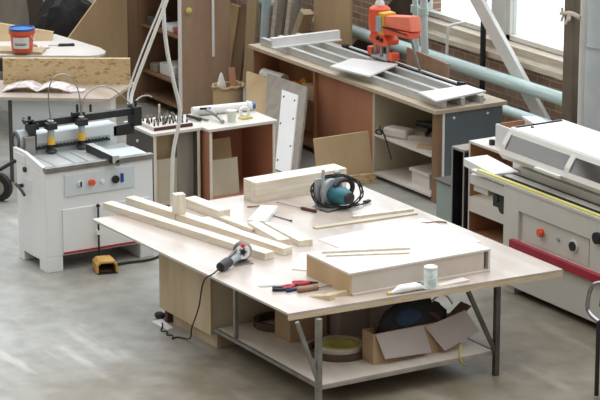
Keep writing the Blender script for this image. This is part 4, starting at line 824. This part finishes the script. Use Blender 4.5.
B(-1.36, -.72, 2.72, 2.735, .95, 1.17).build('front_panel', 'white_lam', t); B(-1.36, -.72, 3.035, 3.05, .95, 1.17).build('back_panel', 'white_lam', t)
B(-1.36, -1.345, 2.735, 3.035, .95, 1.17).build('side_panel', 'orange_wood', t); B(-.735, -.72, 2.735, 3.035, .95, 1.17).build('side_panel', 'orange_wood', t); B(-1.345, -.735, 2.735, 3.035, .95, .965).build('bottom_panel', 'orange_wood', t)
tag(MB().prism([(-1.42, 3.06), (-1.2, 3.0), (-.6, 2.9), (-.6, 3.02), (-1.3, 3.16)], 1.171, 1.19).build('white_offcut', 'white_lam', loc=(-1.0, 3.0, 1.17)), 'white board offcut resting on the open white drawer', 'offcut')
MB_ = tag(B(-1.46, -1.42, 2.72, 2.76, .95, 1.0).build('black_clip', 'black', loc=(-1.44, 2.74, .95)), 'small black clip on the orange-brown cabinet left of the drawer', 'clip')
t = thing('teal_bin', 'grey-green box with dark lid in front of the bench end', 'box', (-2.1, 2.77, 0))
B(-2.27, -1.97, 2.69, 2.86, 0, .43).build('body', 'teal_grey', t, bevel=.004); B(-2.3, -1.95, 2.67, 2.88, .43, .45).build('lid', 'dark_lam', t, bevel=.003)

# ------------------------------------------------------------------ edge bander, right
X1 = 3.4
t = thing('edge_bander', 'long cream edge banding machine with glazed hood at right', 'machine', (1.4, 2.45, 0))
m = MB(); m.box(-.2, X1, 2.03, 2.9, .07, .96); m.build('body', 'machine_cream', t, bevel=.006)
m = MB(); m.box(-.2, .02, 2.0, 2.03, .07, .96); m.box(.02, X1, 2.0, 2.03, .07, .5); m.box(.02, 1.04, 2.0, 2.03, .77, .96); m.box(1.04, X1, 2.0, 2.03, .5, .96); m.build('front_skin', 'machine_cream', t, bevel=.003)
B(-.18, -.06, 2.03, 2.85, 0, .07).build('foot', 'machine_cream', t); B(2.9, 3.2, 2.1, 2.85, 0, .07).build('foot', 'machine_cream', t)
B(-.06, 2.9, 2.2, 2.8, .0, .07).build('gap_shade', 'black', t)  # black block standing in for the shade in the gap under the body
B(-.05, X1, 1.955, 2.0, .435, .51).build('bumper', 'stripe_red', t, bevel=.004)
cp = B(.06, 1.0, 2.02, 2.031, .52, .76).build('control_panel', 'machine_cream', t)
MB().cyl((.34, 2.02, .655), (.34, 1.985, .655), .035).build('stop_switch', 'orange', cp, smooth=True); MB().bar((.34, 2.0, .655), (.39, 1.97, .66), .03, .03).build('switch_tip', 'orange', cp)
MB().cyl((.58, 2.02, .655), (.58, 2.005, .655), .018).build('button', 'machine_grey', cp, smooth=True)
MB().cyl((.8, 2.02, .65), (.8, 1.99, .65), .04).build('knob', 'black', cp, smooth=True)
MB().ring((.8, 2.018, .65), .055, .04, .012, axis=(0, -1, 0)).build('dial_ring', 'white_plastic', cp, smooth=True)
MB().cyl((1.15, 2.0, .81), (1.15, 1.97, .81), .05).build('dial', 'black', t, smooth=True)
m = MB(); m.prism([(-1.0, 2.12), (-.4, 2.03), (-.34, 2.27), (-.99, 2.37)], .93, 1.005); m.build('infeed_table', 'white_lam', t, bevel=.006)
m = MB(); m.box(-.75, -.2, 2.02, 2.24, .84, .93); m.box(-.72, -.5, 2.04, 2.2, .78, .84); m.build('infeed_bracket', 'machine_cream', t, bevel=.004)
m = MB(); m.box(-.45, -.2, 2.06, 2.2, .7, .84); m.cyl((-.3, 2.05, .72), (-.3, 2.2, .72), .06); m.cyl((-.4, 2.05, .78), (-.4, 2.2, .78), .04); m.build('feed_rollers', 'black', t, bevel=.004)
B(-.7, X1, 1.99, 2.05, .96, .985).build('lip', 'machine_cream', t); B(-.62, X1, 2.0, 2.04, .985, 1.0).build('guide_strip', 'strip_yellow', t)
B(-.36, X1, 2.09, 2.105, .955, .993).build('slot', 'black', t); B(-.36, X1, 2.2, 2.22, .955, .996).build('slot', 'black', t)
B(-.36, X1, 2.11, 2.2, .955, .992).build('chain_bed', 'machine_cream', t, bevel=.003)
B(-.3, X1, 2.24, 2.34, .955, 1.06).build('ledge', 'machine_cream', t, bevel=.008); B(-.5, X1, 2.3, 2.8, 1.0, 1.13).build('upper_body', 'machine_cream', t, bevel=.008)
# hood, profile in y,z
xa, xb = -.42, X1
prof = [(2.13, 1.13), (2.1, 1.19), (2.12, 1.26), (2.2, 1.38), (2.24, 1.4), (2.75, 1.4), (2.78, 1.37), (2.78, 1.13)]
B(xa, xb, 2.21, 2.78, 1.372, 1.4).build('hood_top', 'white_lam', t, bevel=.008)
B(xa, xb, 2.75, 2.78, 1.13, 1.372).build('hood_back', 'machine_cream', t)
MB().prism_x([(2.13, 1.13), (2.09, 1.18), (2.11, 1.225), (2.13, 1.215), (2.15, 1.17), (2.16, 1.13)], xa, xb).build('hood_sill', 'machine_cream', t)
MB().prism_x(prof, xa, xa+.06).build('hood_end', 'machine_cream', t)
for x in (.54, 1.52, 2.5): MB().prism_x([(2.1, 1.2), (2.12, 1.26), (2.2, 1.38), (2.24, 1.39), (2.25, 1.37), (2.22, 1.36), (2.14, 1.25), (2.13, 1.2)], x-.035, x+.035).build('hood_rib', 'machine_cream', t)
MB().prism_x([(2.18, 1.345), (2.2, 1.385), (2.24, 1.4), (2.24, 1.37)], xa, xb).build('hood_header', 'machine_cream', t)
for a_, b_ in ((xa+.06, .505), (.575, 1.485), (1.555, 2.465), (2.535, xb)):
    MB().prism_x([(2.115, 1.225), (2.188, 1.355), (2.194, 1.352), (2.121, 1.222)], a_, b_).build('window_pane', 'hood_glass', t)
m = MB(); m.box(.0, .4, 2.35, 2.6, 1.13, 1.22); m.cyl((.2, 2.4, 1.2), (.2, 2.6, 1.2), .08); m.box(.8, 1.3, 2.35, 2.6, 1.13, 1.25); m.build('trimming_unit', 'machine_cream', t, bevel=.01)
m = MB(); m.box(.14, .5, 2.06, 2.1, 1.155, 1.185); m.build('hood_handle', 'machine_cream', t, bevel=.006)
MB().cyl((-.3, 2.36, 1.4), (-.3, 2.36, 1.412), .014).build('screw_cap', 'black', t)

# cart with chrome handle at the right edge
t = thing('hand_cart', 'black cart with a chrome loop handle at the right edge', 'cart', (2.75, 1.05, 0))
px, py = 2.48, 1.0
m = MB(); m.tube([(px, py, 0.02), (px, py, .62)], .018, 10); m.build('post', 'black', t, smooth=True)
MB().tube([(px, py, .62), (px-.12, py-.01, .66), (px-.14, py-.01, .72), (px-.11, py-.0, .88), (px-.02, py+.01, .93), (px+.2, py+.1, .97)], .017, 10, smooth=2).build('handle', 'chrome', t, smooth=True)
MB().tube([(px, py+.01, .74), (px+.0, py+.02, .84), (px+.06, py+.06, .9)], .009, 8, smooth=2).build('cable', 'black', t, smooth=True)
B(px+.0, px+.6, py+.03, py+.5, .1, .14).build('platform', 'black', t); MB().tube([(px+.5, py+.4, .02), (px+.5, py+.4, .98), (px+.2, py+.1, .97)], .018, 10).build('post', 'black', t, smooth=True)
for dx, dy in ((.1, .1), (.5, .1), (.1, .42), (.5, .42)): MB().cyl((px+dx-.015, py+dy, .05), (px+dx+.015, py+dy, .05), .05).build('wheel', 'black_rubber', t, smooth=True)
# trolley wheel at the left edge
t = thing('sack_trolley', 'black wheeled trolley part showing at the left edge', 'trolley', (-5.25, -.5, 0))
MB().ring((-5.2, -.52, .14), .14, .075, .06, axis=(.55, -.83, 0)).build('tyre', 'black_rubber', t, smooth=True)
MB().cyl((-5.2, -.52, .14), (-5.167, -.57, .14), .075).build('wheel_hub', 'grey_panel', t, smooth=True)
MB().tube([(-5.35, -1.2, .2), (-5.2, -.6, .28), (-5.05, -.35, .45)], .02, 8).build('frame', 'black', t, smooth=True)
B(-5.6, -5.3, -1.2, -.6, .02, .2).build('crate', 'handle_brown', t)

# ------------------------------------------------------------------ light, sky, camera
w = bpy.data.worlds.new('sky'); S.world = w; w.use_nodes = True; nt = w.node_tree
bg = nt.nodes['Background']; tc = nt.nodes.new('ShaderNodeTexCoord')
dp = nt.nodes.new('ShaderNodeVectorMath'); dp.operation = 'DOT_PRODUCT'; dp.inputs[1].default_value = Vector((-.38, .55, .74)).normalized()
mr = nt.nodes.new('ShaderNodeMapRange'); mr.inputs['From Min'].default_value = -.3; mr.inputs['From Max'].default_value = .95; mr.inputs['To Min'].default_value = .15; mr.inputs['To Max'].default_value = 2.85
nt.links.new(tc.outputs['Generated'], dp.inputs[0]); nt.links.new(dp.outputs['Value'], mr.inputs['Value']); nt.links.new(mr.outputs[0], bg.inputs['Strength'])
m2 = nt.nodes.new('ShaderNodeMapRange'); m2.inputs['From Min'].default_value = -.2; m2.inputs['From Max'].default_value = .6
cx = nt.nodes.new('ShaderNodeMix'); cx.data_type = 'RGBA'; cx.inputs[6].default_value = (1, .94, .87, 1); cx.inputs[7].default_value = (.91, .965, 1.03, 1)
nt.links.new(dp.outputs['Value'], m2.inputs['Value']); nt.links.new(m2.outputs[0], cx.inputs[0]); nt.links.new(cx.outputs[2], bg.inputs['Color'])
cam = bpy.data.cameras.new('camera'); co = bpy.data.objects.new('camera', cam); COL.objects.link(co)
cam.lens = 156; cam.sensor_width = 36; cam.clip_end = 200; cam.clip_start = .5
co.location = (17.605, -10.736, 6.787)
psi, th = R(149.07), .267
f = Vector((math.cos(psi)*math.cos(th), math.sin(psi)*math.cos(th), -math.sin(th)))
co.rotation_euler = f.to_track_quat('-Z', 'Y').to_euler()
S.camera = co
S.view_settings.view_transform = 'Standard'; S.view_settings.look = 'None'; S.view_settings.gamma = 1; S.view_settings.exposure = .1
S.view_settings.use_curve_mapping = False
S.cycles.use_denoising = True
S.cycles.max_bounces = 6
